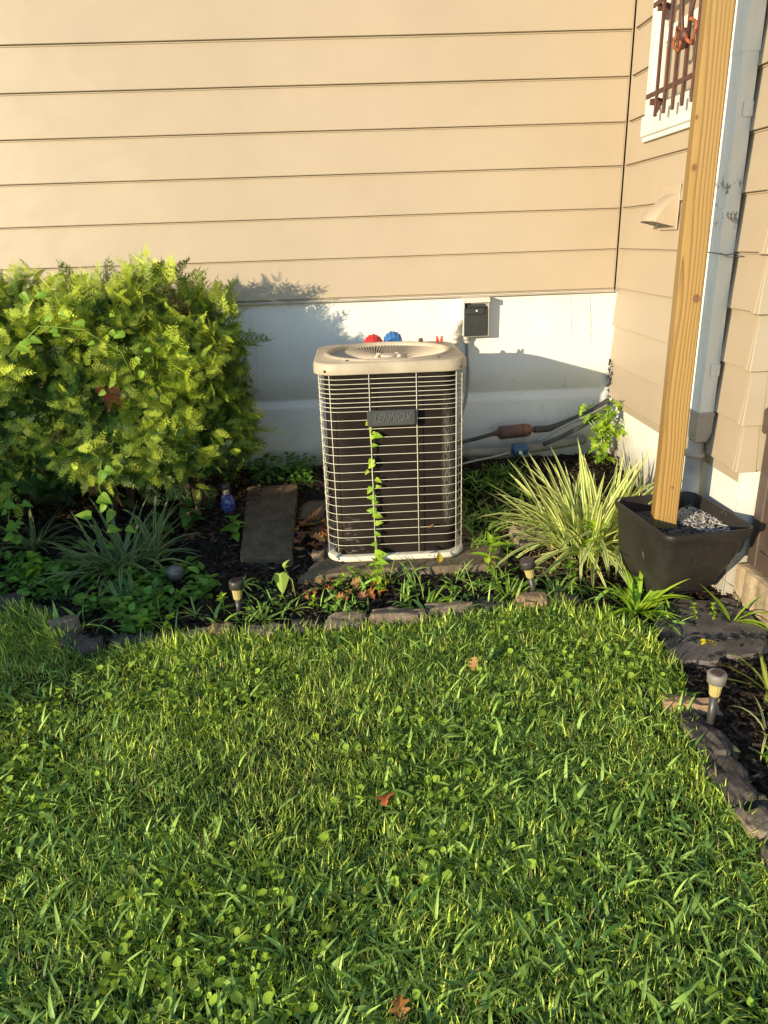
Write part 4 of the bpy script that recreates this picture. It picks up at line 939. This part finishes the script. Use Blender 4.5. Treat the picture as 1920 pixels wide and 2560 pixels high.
def hedge_build():
    # random directions on a rounded box, displaced into clumps
    N = 17000; x0, x1 = -3.3, -.60; out = []
    c = np.array([-1.95, 3.64, .775]); h = np.array([1.36, .37, .515])
    P = []; Nn = []
    while len(P) < N:
        u = rng.uniform(-1, 1, 3); f = rng.choice(4, p=[.56, .17, .19, .08])
        if f == 0: u[1] = -1
        elif f == 1: u[2] = 1
        elif f == 2: u[0] = 1
        else: u[2] = -1
        # round the box
        q = np.abs(u)**5; k = (q.sum())**(-1/5.); p = u*k
        n = np.sign(u)*np.abs(p)**4; n = n/np.linalg.norm(n)/1.
        X = c+p*h
        cl = noise.noise(Vector((X[0]*4.6, X[1]*4.6, X[2]*4.6)))*.15+noise.noise(Vector((X[0]*11, X[1]*11, X[2]*11)))*.09
        top = max(0, (X[2]-.6)/.7)
        dep = rng.exponential(.06)
        X = X+n*(cl-dep-.02)
        if f == 2 or p[0] > .85: X[0] += .10*(1-min(1, max(0, (X[2]-.2)/1.0)))-.06+.04*math.sin(X[2]*9)
        if X[2] < .40+.12*noise.noise(Vector((X[0]*3, 0, 7))) and rng.random() < .9: continue
        P.append(X); Nn.append((n, dep, cl))
    P = np.array(P); nrm = np.array([a_[0] for a_ in Nn]); dep = np.array([a_[1] for a_ in Nn]); cl = np.array([a_[2] for a_ in Nn])
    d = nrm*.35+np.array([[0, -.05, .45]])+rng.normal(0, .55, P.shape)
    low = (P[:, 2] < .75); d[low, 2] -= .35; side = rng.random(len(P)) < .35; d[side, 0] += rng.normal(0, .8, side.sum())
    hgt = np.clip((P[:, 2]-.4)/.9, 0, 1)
    f = np.clip(.05+.5*hgt**1.5+3.2*cl-3.5*dep+rng.normal(0, .25, len(P)), 0, 1)[:, None]  # yellow new growth outside and on top; gap and lower shade painted in
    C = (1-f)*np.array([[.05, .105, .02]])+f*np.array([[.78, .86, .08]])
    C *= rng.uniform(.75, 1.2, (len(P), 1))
    S = rng.uniform(.045, .085, len(P))
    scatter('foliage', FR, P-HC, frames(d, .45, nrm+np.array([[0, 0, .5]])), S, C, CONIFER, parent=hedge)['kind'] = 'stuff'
    # leading shoots above the clipped top
    pts = [(-.86, 3.64, 1.27, .15), (-.80, 3.66, 1.24, .13), (-.93, 3.62, 1.26, .12), (-.74, 3.70, 1.20, .14), (-1.02, 3.7, 1.25, .12), (-.66, 3.70, 1.17, .13), (-.60, 3.72, 1.10, .13), (-1.30, 3.65, 1.25, .12), (-1.55, 3.6, 1.25, .12),
           (-.59, 3.68, .98, .13), (-.57, 3.66, .56, .13), (-.60, 3.6, .48, .12), (-1.8, 3.55, 1.24, .13), (-1.15, 3.55, 1.27, .11)]
    P2 = []; D2 = []; S2 = []
    for x, y, z, s in pts:
        for k in range(7):
            P2.append((x+random.gauss(0, .025), y+random.gauss(0, .03), z+random.gauss(-.02, .02))); out_ = .9 if z < 1.0 and x > -.62 else (.25 if x > -.9 else 0)
            D2.append((random.gauss(out_, .35), random.gauss(-.1, .3), random.uniform(.6, 1.2) if not (z < 1.0 and x > -.62) else random.uniform(-.1, .5))); S2.append(s*random.uniform(.7, 1.15))
    P2 = np.array(P2); f = rng.uniform(.1, .9, (len(P2), 1))
    scatter('leading_shoots', FR, P2-HC, frames(np.array(D2), .4), np.array(S2), (1-f)*np.array([[.10, .18, .03]])+f*np.array([[.62, .66, .08]]), CONIFER, parent=hedge)['kind'] = 'stuff'
    # brown inner twigs and dead fronds
    tw = MB()
    for x in (-2.9, -2.35, -1.8, -1.25, -.85):
        for k in range(5):
            a_ = random.uniform(0, 6.3); b = Vector((x+random.gauss(0, .04), 3.68+random.gauss(0, .05), .08))
            m_ = b+Vector((math.cos(a_)*.12, math.sin(a_)*.10, .45)); e_ = m_+Vector((math.cos(a_)*.15, math.sin(a_)*.08, .42))
            tw.tube([tuple(b-HC_) for b in (b, m_, e_) for HC_ in [Vector(HC)]], [.016, .010, .004], 6)
    tw.obj('trunk', mat('grey_brown_bark', (.11, .075, .05), .9, (.07, .05, .035), 30, .6, .003, 60), hedge)
    n = 2600; P3 = np.stack([rng.uniform(-3.1, -.72, n), rng.uniform(3.36, 3.8, n), rng.uniform(.32, 1.15, n)], -1)
    scatter('inner_twigs', FR, P3-HC, frames(rng.normal(0, 1, (n, 3)), 1), rng.uniform(.09, .16, n), np.where(rng.random((n, 1)) < .6, np.array([[.04, .07, .02]]), np.array([[.085, .055, .03]]))*rng.uniform(.5, 1.3, (n, 1)), CONIFER, parent=hedge)['kind'] = 'stuff'
    P4 = np.array([(-1.13+random.gauss(0, .03), 3.24, .86+random.gauss(0, .02)) for _ in range(10)])
    scatter('dead_frond', FR, P4-HC, frames(np.array([(random.gauss(.8, .2), -.4, -.5) for _ in range(10)]), .3), np.full(10, .07), np.full((10, 3), 1.)*np.array([[.28, .08, .05]]), CONIFER, parent=hedge)['label'] = 'reddish brown dead frond'
hedge_build()

# ------------------------------------------------------------------ plants
def lmesh(name, T, col, m=LEAF):
    V, F_, C = T; return np_mesh(name, V, F_, C*np.array(col), m, True)
GREEN = (.19, .33, .035); BRT = (.32, .48, .04); PALE = (.32, .44, .09); DEEP = (.09, .20, .04)
CR = (1, 1, 1)
def varieg(w_, b, c0=(.70, .72, .30), c1=(.22, .34, .07), b0=0., tw=0.):
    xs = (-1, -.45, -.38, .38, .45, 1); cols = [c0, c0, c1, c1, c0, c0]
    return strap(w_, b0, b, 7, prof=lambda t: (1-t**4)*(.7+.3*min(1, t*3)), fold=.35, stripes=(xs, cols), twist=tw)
_cache = {}
def leafset(kind, col):
    k = (kind, col)
    if k not in _cache:
        if kind == 'crab': T = [strap(w_, 0, b, 6, prof=lambda t: min(1, .6+t)*(1-t**3)+.01, fold=.3, stripes=((-1, -.1, 0, .1, 1), [(1,)*3, (1,)*3, (1.5, 1.4, 1.6), (1,)*3, (1,)*3])) for w_, b in ((.045, .9), (.06, 1.4), (.05, .5))]
        elif kind == 'thin': T = [strap(.02, 0, b, 6, fold=.3) for b in (.5, 1.0, 1.6)]
        elif kind == 'lance': T = [lf('lance', .17, 0, b, 7) for b in (.4, .8, 1.2)]
        elif kind == 'ovate': T = [lf('ovate', .30, 0, b, 7) for b in (.3, .7, 1.)]
        elif kind == 'heart': T = [lf('heart', .30, 0, b, 7) for b in (.3, .7, 1.)]
        elif kind == 'lobed': T = [lf('lobed', .24, 0, b, 16) for b in (.3, .7, 1.)]
        elif kind == 'varieg': T = [varieg(w_, b, tw=tw) for w_, b, tw in ((.021, .5, .2), (.021, .9, -.2), (.022, 1.4, .1), (.019, .25, .4), (.020, 2.0, 0))]
        elif kind == 'dim': T = [varieg(w_, b, (.30, .34, .16), (.07, .15, .035), tw=tw) for w_, b, tw in ((.020, .9, .2), (.021, 1.5, -.2), (.022, 2.0, .1), (.018, .6, .4))]  # striped blades copied with shade painted into both colours
        _cache[k] = [lmesh('leaf', t_, col if kind not in ('varieg', 'dim') else CR) for t_ in T]
    return _cache[k]
STEMM = {}
def stem_mat(c):
    if c not in STEMM: STEMM[c] = mat('plant_stem', c, .5)
    return STEMM[c]
def put(par, ms, loc, yaw_, pit, rol, s):
    o = link('leaf', random.choice(ms), par); o.location = loc; o.rotation_mode = 'XYZ'
    Rm = Matrix.Rotation(yaw_, 4, 'Z') @ Matrix.Rotation(pit, 4, 'X') @ Matrix.Rotation(rol, 4, 'Y')
    o.rotation_euler = Rm.to_euler(); o.scale = (s, s, s) if not hasattr(s, '__len__') else s; return o
def tuft(name, label, cat, x, y, n, L, kind, col=GREEN, pit=(.3, 1.35), spread=.01, group=None, z=None, wide=1., yawr=(-math.pi, math.pi)):
    o = thing(name, label, cat, (x, y, float(terr(x, y)) if z is None else z), 0, group); ms = leafset(kind, col)
    for i in range(n):
        yw = random.uniform(*yawr); r = random.uniform(0, spread); s = random.uniform(*L)
        put(o, ms, (r*math.cos(yw+1.57), r*math.sin(yw+1.57), random.uniform(0, .01)), yw, random.uniform(*pit), random.uniform(-.3, .3), (s*wide, s, s))
    return o
def stemmed(name, label, cat, x, y, h, n, L, kind, col=GREEN, lean=(0, 0), pairs=True, group=None, z=None, pit=(-.1, .6), r=.0022, top=4):
    z = float(terr(x, y)) if z is None else z
    o = thing(name, label, cat, (x, y, z), 0, group); ms = leafset(kind, col)
    path = lambda t_: Vector((lean[0]*t_*t_, lean[1]*t_*t_, h*t_+0))
    MB().tube([path(t_/6) for t_ in range(7)], [r*(1-.5*t_/6) for t_ in range(7)], 5).obj('stem', stem_mat(tuple(x_*.9 for x_ in col)), o)
    yw = random.uniform(0, 6)
    for i in range(n):
        t_ = .15+.8*(i+1)/n; yw += 1.57 if pairs else 2.4; s = random.uniform(*L)*(1.0-.35*abs(t_-.5))
        for q in ((0, math.pi) if pairs else (0,)): put(o, ms, path(t_), yw+q+random.gauss(0, .2), random.uniform(*pit), random.uniform(-.3, .3), s)
    for i in range(top): put(o, ms, path(1), yw+i*6.28/max(1, top), random.uniform(.5, 1.1), 0, random.uniform(*L)*.7)
    return o
# striped lilyturf at the right: each blade is a leaf
o = thing('striped_grass_plant', 'large clump of cream striped lilyturf left of the planter', 'plant', (1.07, 3.14, .02)); ms = leafset('varieg', CR)
for i in range(298):
    yw = random.uniform(-math.pi, math.pi); rr = random.uniform(0, .13); dx, dy = -math.sin(yw), math.cos(yw); up = random.random()**.7
    put(o, ms, (dx*rr*1.2+random.gauss(0, .03), dy*rr+random.gauss(0, .03), 0), yw+random.gauss(0, .3), .22+up*1.15, random.uniform(-.5, .5), random.uniform(.36, .56)*(1 if up > .3 else .85))
o = thing('striped_grass_plant', 'striped lilyturf blades rising behind the post against the white wall', 'plant', (1.30, 3.22, .04))
for i in range(60):
    yw = random.uniform(-math.pi, math.pi); put(o, ms, (random.gauss(0, .04), random.gauss(0, .05), 0), yw, random.uniform(.7, 1.45), random.uniform(-.5, .5), random.uniform(.22, .36))
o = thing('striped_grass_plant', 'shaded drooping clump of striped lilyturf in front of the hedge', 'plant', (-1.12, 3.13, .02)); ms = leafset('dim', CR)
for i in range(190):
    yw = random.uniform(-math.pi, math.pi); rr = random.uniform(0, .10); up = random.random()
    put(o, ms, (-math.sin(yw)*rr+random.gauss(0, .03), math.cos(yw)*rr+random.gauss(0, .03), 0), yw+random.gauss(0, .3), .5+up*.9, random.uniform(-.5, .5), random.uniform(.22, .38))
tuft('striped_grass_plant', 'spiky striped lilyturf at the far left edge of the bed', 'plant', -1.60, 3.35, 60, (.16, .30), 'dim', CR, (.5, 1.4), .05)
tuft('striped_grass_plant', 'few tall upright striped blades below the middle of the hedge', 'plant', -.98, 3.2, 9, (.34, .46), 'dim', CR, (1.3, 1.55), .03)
# weeds
stemmed('weed', 'bright broad leaved weed at the front right corner of the AC', 'weed', .55, 2.96, .16, 4, (.09, .13), 'lance', BRT, (.01, -.02))
stemmed('weed', 'low leafy weed right behind the bright broad leaved one', 'weed', .66, 3.07, .08, 3, (.05, .08), 'lance', GREEN)
stemmed('weed', 'tall feathery weed directly below the vine on the AC front', 'weed', .055, 2.79, .17, 7, (.03, .05), 'ovate', BRT, (-.01, -.01), r=.0018)
tuft('weed', 'thin grassy blades crossing in front of the AC base', 'weed', .09, 2.88, 12, (.12, .26), 'thin', BRT, (.8, 1.5), .03)
stemmed('weed', 'leafy sprawling weed on the stone in front of the AC', 'weed', -.02, 2.95, .06, 4, (.035, .05), 'ovate', PALE, (-.05, 0))
stemmed('weed', 'low round leaved weed left of the feathery one', 'weed', -.13, 2.90, .05, 4, (.03, .045), 'ovate', BRT, (.03, 0))
stemmed('weed', 'tall stalk with grassy leaves in front of the AC right half', 'weed', .24, 2.74, .17, 6, (.05, .09), 'crab', PALE, (-.05, .02), False, pit=(.3, 1.0))
tuft('weed', 'grass tuft at the foot of the tall stalk', 'weed', .26, 2.68, 10, (.08, .13), 'crab', GREEN, (.5, 1.2))
stemmed('weed', 'small heart leaved weed behind the rounded tan edging stone', 'weed', .335, 2.68, .075, 4, (.035, .05), 'heart', GREEN, (.02, 0), False)
stemmed('weed', 'single stalk with one big hanging heart leaf left of the AC', 'weed', -.315, 2.87, .14, 1, (.05, .06), 'heart', PALE, (-.03, -.02), False, top=1)
oo = thing('weed', 'large pale heart leaf hanging on a bent stalk before the dark slab', 'weed', (-.30, 2.82, 0)); MB().tube([(0, 0, 0), (-.01, 0, .09), (-.04, 0, .13), (-.055, -.005, .125)], .002, 5).obj('stem', stem_mat(PALE), oo); put(oo, leafset('heart', PALE), (-.055, -.005, .125), 0, -1.45, math.pi*.0, .10)
tuft('weed', 'star shaped grassy weed behind the short solar light', 'weed', -.53, 2.86, 11, (.07, .12), 'crab', PALE, (.2, .9), z=.05)
tuft('weed', 'grassy weed spreading at the foot of the short solar light', 'weed', -.42, 2.62, 17, (.09, .15), 'crab', PALE, (.2, 1.1), .03)
tuft('weed', 'pale grassy tuft left of the short solar light', 'weed', -.70, 2.70, 15, (.06, .11), 'crab', PALE, (.2, 1.0))
stemmed('weed', 'upright ovate weed touching the short solar light on its left', 'weed', -.585, 2.70, .085, 3, (.035, .05), 'ovate', BRT)
tuft('weed', 'thin tuft between the short solar light and the heart leaf', 'weed', -.30, 2.70, 10, (.07, .12), 'crab', PALE, (.4, 1.1))
stemmed('weed', 'tiny weed with a yellow orange leaf in mid mulch', 'weed', -.22, 2.72, .05, 3, (.02, .035), 'ovate', BRT)
stemmed('weed', 'tiny two leaved seedling at the back of the blocky tan stone', 'weed', -.03, 2.62, .03, 2, (.02, .03), 'ovate', BRT, top=0)
stemmed('weed', 'thin stalked weed in mulch left of the tilted light', 'weed', .45, 2.72, .13, 3, (.05, .08), 'crab', PALE, (-.03, .03), False, pit=(0, .8))
tuft('weed', 'thick grassy weed around the base of the tilted light', 'weed', .60, 2.72, 26, (.09, .17), 'crab', GREEN, (.3, 1.3), .05)
tuft('weed', 'grass tuft left of the thick weed by the tilted light', 'weed', .48, 2.78, 12, (.08, .14), 'crab', PALE, (.3, 1.1), .02)
tuft('weed', 'sprawling grassy blades right of the tilted light', 'weed', .80, 2.74, 16, (.09, .16), 'crab', PALE, (.15, 1.0), .02)
tuft('weed', 'big bright grass clump in front of the planter', 'weed', 1.07, 2.55, 46, (.13, .25), 'crab', BRT, (.25, 1.3), .03)
tuft('weed', 'small grass tuft at the lawn corner below the big clump', 'weed', 1.03, 2.42, 12, (.07, .12), 'crab', GREEN, (.3, 1.2), .02)
tuft('weed', 'tall five bladed weed right against the planter front', 'weed', 1.395, 2.42, 7, (.13, .22), 'crab', BRT, (.75, 1.35), .005)
for k, (x, y, l) in enumerate(((1.34, 2.45, 'small compound leaved sprig left of the tall bladed weed'), (1.27, 2.46, 'oval leaved sprig at the middle of the planter front'))):
    stemmed('weed', l, 'weed', x, y, .08, 5, (.018, .026), 'ovate', BRT, (-.02, -.01), r=.001)
stemmed('weed', 'lobed leafy weed at the planter front left corner', 'weed', 1.13, 2.62, .10, 5, (.06, .09), 'lobed', GREEN, (-.03, 0), False)
stemmed('weed', 'bright lobed weed growing up through the striped plant', 'weed', .99, 2.93, .22, 7, (.07, .11), 'lobed', BRT, (.03, .02), False)
stemmed('weed', 'low lobed weed at the foot of the striped plant', 'weed', .90, 2.88, .07, 4, (.05, .07), 'lobed', GREEN, (0, 0), False)
stemmed('weed', 'tiny bright two leaved seedling beside the flagstone', 'weed', 1.475, 2.46, .025, 1, (.02, .03), 'ovate', BRT, top=2)
tuft('weed', 'thin pale sprout behind the tiny seedling', 'weed', 1.47, 2.53, 4, (.05, .08), 'thin', PALE, (.4, 1.2))
tuft('lily_leaf_plant', 'yellow green blades at the right edge beside the solar light', 'plant', 1.30, 1.99, 9, (.10, .17), 'crab', (.30, .36, .06), (.3, 1.1), .02)
tuft('lily_leaf_plant', 'thin arching blades right of the grey solar light', 'plant', 1.18, 1.77, 9, (.10, .18), 'varieg', CR, (.3, 1.2), .02)
tuft('lily_leaf_plant', 'pale striped blades poking in low at the right edge', 'plant', 1.20, 1.55, 12, (.14, .22), 'varieg', CR, (.2, .8), .02)
stemmed('weed', 'small upright weed between the right edge blades', 'weed', 1.10, 1.62, .06, 2, (.04, .06), 'lance', GREEN)
stemmed('weed', 'leafy weed hanging over the pipes in the wall corner', 'weed', 1.33, 3.92, .42, 18, (.06, .10), 'lobed', GREEN, (.05, -.08), False, z=.14, pit=(-.7, .2), r=.004)
stemmed('weed', 'second drooping leafy stem in the wall corner', 'weed', 1.38, 3.95, .38, 16, (.06, .09), 'lobed', BRT, (-.03, -.1), False, z=.14, pit=(-.7, .1), r=.004)
stemmed('weed', 'oval leaved plant beside the dark slab and blue light', 'weed', -.63, 3.37, .10, 5, (.06, .085), 'ovate', GREEN)
stemmed('weed', 'broad leaved plant under the hedge left of the blue light', 'weed', -.86, 3.45, .13, 5, (.08, .11), 'ovate', DEEP)
stemmed('weed', 'second broad leaved plant under the hedge nearer the striped clump', 'weed', -1.0, 3.4, .10, 4, (.08, .11), 'ovate', DEEP)
stemmed('weed', 'dense leafy weed at the left edge of the bed front', 'weed', -1.48, 3.05, .14, 7, (.05, .07), 'ovate', GREEN)
tuft('weed', 'grey green grassy tuft at the left bed front', 'weed', -1.30, 2.90, 20, (.08, .14), 'crab', (.09, .17, .07), (.2, 1.2), .03)
tuft('weed', 'wide shaded crabgrass clump below the glass ball', 'weed', -.98, 2.76, 36, (.10, .19), 'crab', (.09, .18, .07), (.15, 1.2), .05)
tuft('weed', 'sunlit grassy tuft growing over the left edging stones', 'weed', -1.15, 2.64, 16, (.07, .12), 'crab', PALE, (.2, 1.2), .02)
for k, (x, y, l) in enumerate(((-.80, 2.60, 'heart leaved weed spilling over the long slate stone'), (-.90, 2.58, 'small bright heart leaved weed at the lawn edge'), (-.72, 2.90, 'green heart leaved weed right of the glass ball'), (-1.0, 2.95, 'leafy weed left of the glass ball'))):
    stemmed('weed', l, 'weed', x, y, .07, 5, (.035, .055), 'heart', BRT if k < 2 else GREEN, (.03, -.03), False)
o = thing('weed', 'bushy mound of leafy weed spilling from the wall corner over the pipes', 'weed', (1.37, 3.95, .30)); ms = leafset('lobed', GREEN)+leafset('lobed', BRT)
for i in range(64):
    v = Vector((random.gauss(0, .055), random.gauss(-.02, .04), .14+random.gauss(0, .055))); put(o, ms, v, random.uniform(-3.1, 3.1), random.uniform(-.9, .4), random.uniform(-.4, .4), random.uniform(.05, .09))
for i in range(5): MB().tube([(random.gauss(0, .02), 0, -.12), (random.gauss(0, .03), -.01, .02), (random.gauss(0, .05), -.02, .16)], .003, 5).obj('stem', stem_mat(GREEN), o)
P = np.stack([rng.uniform(1.06, 1.49, 420), rng.uniform(2.17, 2.6, 420)], -1); kk = np.array([noise.noise(Vector((a_*7, b_*12, 3))) > .10 for a_, b_ in P]); P = P[kk]; N = len(P)
tag(scatter('mulch_crumbs', CH, np.stack([P[:, 0], P[:, 1], np.full(N, .025)], -1), rots(rng.uniform(-3, 3, N), rng.normal(0, .1, N), rng.normal(0, .2, N)), rng.uniform(.008, .034, N), np.full((N, 3), .03)*rng.uniform(.5, 2, (N, 1)), CHIP), 'dark mulch crumbs washed over the large flagstone', kind='stuff')
# bindweed on the hedge and the AC
def vine(name, label, pts, n, L, col, kind='heart', r=.002, spread=0.):
    o = thing(name, label, 'vine', pts[0]); p0 = Vector(pts[0])
    MB().tube([Vector(p)-p0 for p in pts], r, 5).obj('stem', stem_mat(tuple(c*.9 for c in col)), o); ms = leafset(kind, col)
    for i in range(n):
        t_ = (i+.5)/n*(len(pts)-1); k = min(int(t_), len(pts)-2); q = Vector(pts[k]).lerp(Vector(pts[k+1]), t_-k)-p0
        s = random.uniform(*L)*(1-.45*(i/n if name == 'climbing_vine' and pts[-1][2] > .6 else 0))
        # leaf faces the yard, tip points down and sideways
        lf_ = put(o, ms, q+Vector((random.gauss(0, spread), -.004, random.gauss(0, spread))), random.choice((-1, 1))*random.uniform(1.6, 2.6), random.uniform(.1, .7), random.uniform(-.4, .4), s)
        sgn = random.choice((-1, 1)); an = random.uniform(-.2, 1.1)
        dY = Vector((sgn*math.cos(an), -.25, -math.sin(an))).normalized(); dZ = (Vector((0, -1, .45+random.uniform(-.2, .4)))-dY*Vector((0, -1, .45)).dot(dY)).normalized(); dX = dY.cross(dZ)
        lf_.rotation_euler = Matrix((dX, dY, dZ)).transposed().to_euler()
    return o
vine('climbing_vine', 'bright green bindweed climbing the front of the AC guard', [(.062, 3.02, .03), (.058, 3.055, .10), (.052, 3.068, .25), (.060, 3.068, .36), (.050, 3.068, .46), (.053, 3.068, .57), (.047, 3.068, .66), (.046, 3.066, .71)], 24, (.028, .066), BRT, spread=.010)
vine('climbing_vine', 'bindweed hanging down the hedge front into the lilyturf', [(-1.17, 3.20, .18), (-1.15, 3.19, .30), (-1.18, 3.18, .42), (-1.15, 3.19, .55)], 11, (.04, .075), GREEN, spread=.035)
vine('climbing_vine', 'bindweed column at the lower left of the hedge', [(-1.62, 3.24, .12), (-1.64, 3.23, .25), (-1.60, 3.22, .38)], 12, (.04, .075), GREEN, spread=.035)
vine('climbing_vine', 'bindweed leaves spread across the upper middle of the hedge', [(-1.45, 3.17, 1.02), (-1.3, 3.16, 1.14), (-1.12, 3.15, 1.12), (-.98, 3.16, 1.02), (-.95, 3.17, .90)], 20, (.035, .075), (.20, .34, .035), spread=.06)
# ground cover masses
def cover(name, label, regions, tms, L, col, zr=(.0, .06), dens=1500, m=LEAF, pit=(-.2, .9)):
    Ps = []
    for x0, x1, y0, y1 in regions:
        n = int((x1-x0)*(y1-y0)*dens); q = np.stack([rng.uniform(x0, x1, n), rng.uniform(y0, y1, n)], -1)
        kk = np.array([noise.noise(Vector((a_*6, b_*6, 2))) > -.15 for a_, b_ in q]); Ps.append(q[kk])
    P = np.concatenate(Ps); P = P[inbed(P[:, 0], P[:, 1])]; N = len(P)
    z = terr(P[:, 0], P[:, 1])+rng.uniform(*zr, N); C = np.array([col])*rng.uniform(.6, 1.3, (N, 1))
    tag(scatter(name, tms, np.stack([P[:, 0], P[:, 1], z], -1), rots(rng.uniform(-3.2, 3.2, N), rng.uniform(*pit, N), rng.uniform(-.4, .4, N)), rng.uniform(*L, N), C, m, True), label, kind='stuff')
OV = [lf('ovate', .32, 0, b, 5) for b in (.2, .6, .9)]; HTt = [lf('heart', .3, 0, b, 5) for b in (.2, .7)]
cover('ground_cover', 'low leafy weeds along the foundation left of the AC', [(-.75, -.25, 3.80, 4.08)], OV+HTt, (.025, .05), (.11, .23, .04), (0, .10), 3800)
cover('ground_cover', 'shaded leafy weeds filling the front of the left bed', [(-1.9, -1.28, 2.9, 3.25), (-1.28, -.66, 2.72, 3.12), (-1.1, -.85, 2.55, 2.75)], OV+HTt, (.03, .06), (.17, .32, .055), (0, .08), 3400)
cover('ground_cover', 'grassy weeds between the AC and the striped plant', [(.50, .88, 3.15, 3.85)], WB+GB, (.06, .12), (.17, .30, .05), (0, .04), 2600, GRASS, (.2, 1.2))
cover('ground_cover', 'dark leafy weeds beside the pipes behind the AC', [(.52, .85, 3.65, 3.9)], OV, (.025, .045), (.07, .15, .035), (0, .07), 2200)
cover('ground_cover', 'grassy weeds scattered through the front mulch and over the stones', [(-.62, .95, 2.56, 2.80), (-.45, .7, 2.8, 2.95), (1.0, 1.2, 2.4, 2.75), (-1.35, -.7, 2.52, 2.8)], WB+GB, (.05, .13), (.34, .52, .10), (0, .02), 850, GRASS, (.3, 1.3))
cover('ground_cover', 'scattered seedlings in the front mulch', [(-.55, .95, 2.62, 2.98), (1.0, 1.15, 2.6, 2.95)], OV+HTt, (.012, .028), (.24, .44, .06), (0, .035), 900)
cover('ground_cover', 'tangled dry grass around the foot of the striped plant', [(.80, 1.2, 2.85, 3.2)], GB, (.06, .13), (.36, .27, .15), (0, .02), 2600, DRY, (-.1, .9))
cover('leaf_litter', 'brown leaf litter beneath the hedge', [(-1.9, -.55, 3.35, 4.0)], OV, (.03, .06), (.16, .075, .04), (0, .02), 900, DRY, (-.4, .4))
# fallen oak leaves
def oak(bend):
    pr = lambda t_: max(.03, math.sin(math.pi*min(.98, t_**.8))*(1+.55*math.sin(t_*26)))
    return strap(.26, .2, bend, 18, pr, .5, stripes=((-1, -.1, 0, .1, 1), [(1,)*3, (1,)*3, (.7,)*3, (1,)*3, (1,)*3]))
OK_ = [np_mesh('dead_leaf', V, F_, C*np.array(c), DRY, True) for (V, F_, C), c in ((oak(.9), (.42, .17, .05)), (oak(1.9), (.34, .12, .035)), (oak(-.6), (.46, .24, .10)), (oak(2.2), (.22, .10, .055)))]
def dead(x, y, z, s, lab, grp=None, mi=None, pit=None):
    o = link('dead_leaf', OK_[random.randrange(4) if mi is None else mi]); o.location = (x, y, z); o.scale = (s,)*3
    o.rotation_euler = (random.uniform(-.4, .6) if pit is None else pit, random.uniform(-.5, .5), random.uniform(0, 6.3)); tag(o, lab, 'dead leaf', grp)
for k in range(26): dead(random.uniform(-.33, -.17), random.uniform(3.12, 3.5), .06+random.uniform(0, .07), random.uniform(.06, .10), 'curled brown oak leaf in the heap beside the AC', 'oak leaves heaped beside the AC')
for k in range(22): dead(random.uniform(-.30, .12), random.uniform(2.76, 2.92), .02+random.uniform(0, .02), random.uniform(.04, .08), 'brown oak leaf on the mulch in front of the AC', 'oak leaves on the mulch before the AC')
dead(.025, 1.53, .036, .085, 'reddish brown leaf lying on the lawn middle', mi=1, pit=.3)
dead(.03, 1.02, .03, .06, 'small brown leaf in the lawn at the bottom of the view', mi=1, pit=.1)
dead(.352, 2.13, .045, .06, 'little orange brown leaf on the far lawn', mi=2, pit=.1)
dead(.60, 2.70, .03, .07, 'orange brown leaf by the foot of the tilted light', mi=0, pit=.1)
yl = np_mesh('fallen_leaf', *[a_ for a_ in lf('ovate', .35, .2, .6, 6)][:2], np.ones((35, 3))*np.array([.55, .38, .05]), DRY, True); o = link('fallen_leaf', yl); o.location = (.335, 2.99, .06); o.scale = (.05,)*3; o.rotation_euler = (1.1, .3, .4); tag(o, 'single yellow leaf standing against the AC base', 'leaf')
mo = link('dried_leaf_scrap', OK_[2]); mo.location = (.318, 3.07, .215); mo.scale = (.035,)*3; mo.rotation_euler = (-.8, .3, 2.2); tag(mo, 'pale dried leaf scrap caught in the AC guard', 'dead leaf')
fl = thing('fallen_flower', 'yellow petals lying on the flagstone', 'flower', (1.23, 2.262, .026)); ymat = leaf_mat('yellow_petal', .3, .5, .3)
pm = np_mesh('petal', *[a_ for a_ in lf('ovate', .35, .2, .8, 5)][:2], np.ones((30, 3))*np.array([.85, .70, .02]), ymat, True)
for a_ in (0, 1.3, 2.4, 3.6, 5.): o = link('petal', pm, fl); o.location = (math.cos(a_)*.010, math.sin(a_)*.006, .003); o.scale = (.024,)*3; o.rotation_euler = (random.uniform(-.2, .6), random.uniform(-.5, .5), a_-1.57+random.gauss(0, .4))

# unseen shrubs added left of the view to throw the long shade over the left bed and lawn corner
def shrub(x, y, r, h, lab):
    s = thing('shade_shrub', lab, 'shrub', (x, y, 0))
    n = int(2600*r*h/.3); u = rng.normal(0, 1, (n, 3)); u /= np.linalg.norm(u, axis=1, keepdims=True); q = u*np.array([[r, r, h/2]])*rng.uniform(.6, 1.05, (n, 1))+np.array([[0, 0, h/2+.04]])
    q[:, 2] = np.maximum(q[:, 2], .02)
    scatter('foliage', OV, q, frames(u+rng.normal(0, .5, u.shape)), rng.uniform(.05, .09, n), np.array([[.06, .14, .035]])*rng.uniform(.7, 1.3, (n, 1)), LEAF, True, s)['kind'] = 'stuff'
    MB().tube([(0, 0, 0), (.02, .01, h*.6)], [.025, .01], 6).obj('trunk', stem_mat((.10, .07, .045)), s)
shrub(-2.28, 1.62, .42, .72, 'unseen rounded shrub added left of the lawn for shade')
shrub(-2.95, 2.15, .45, .78, 'second unseen shrub added further left for shade')
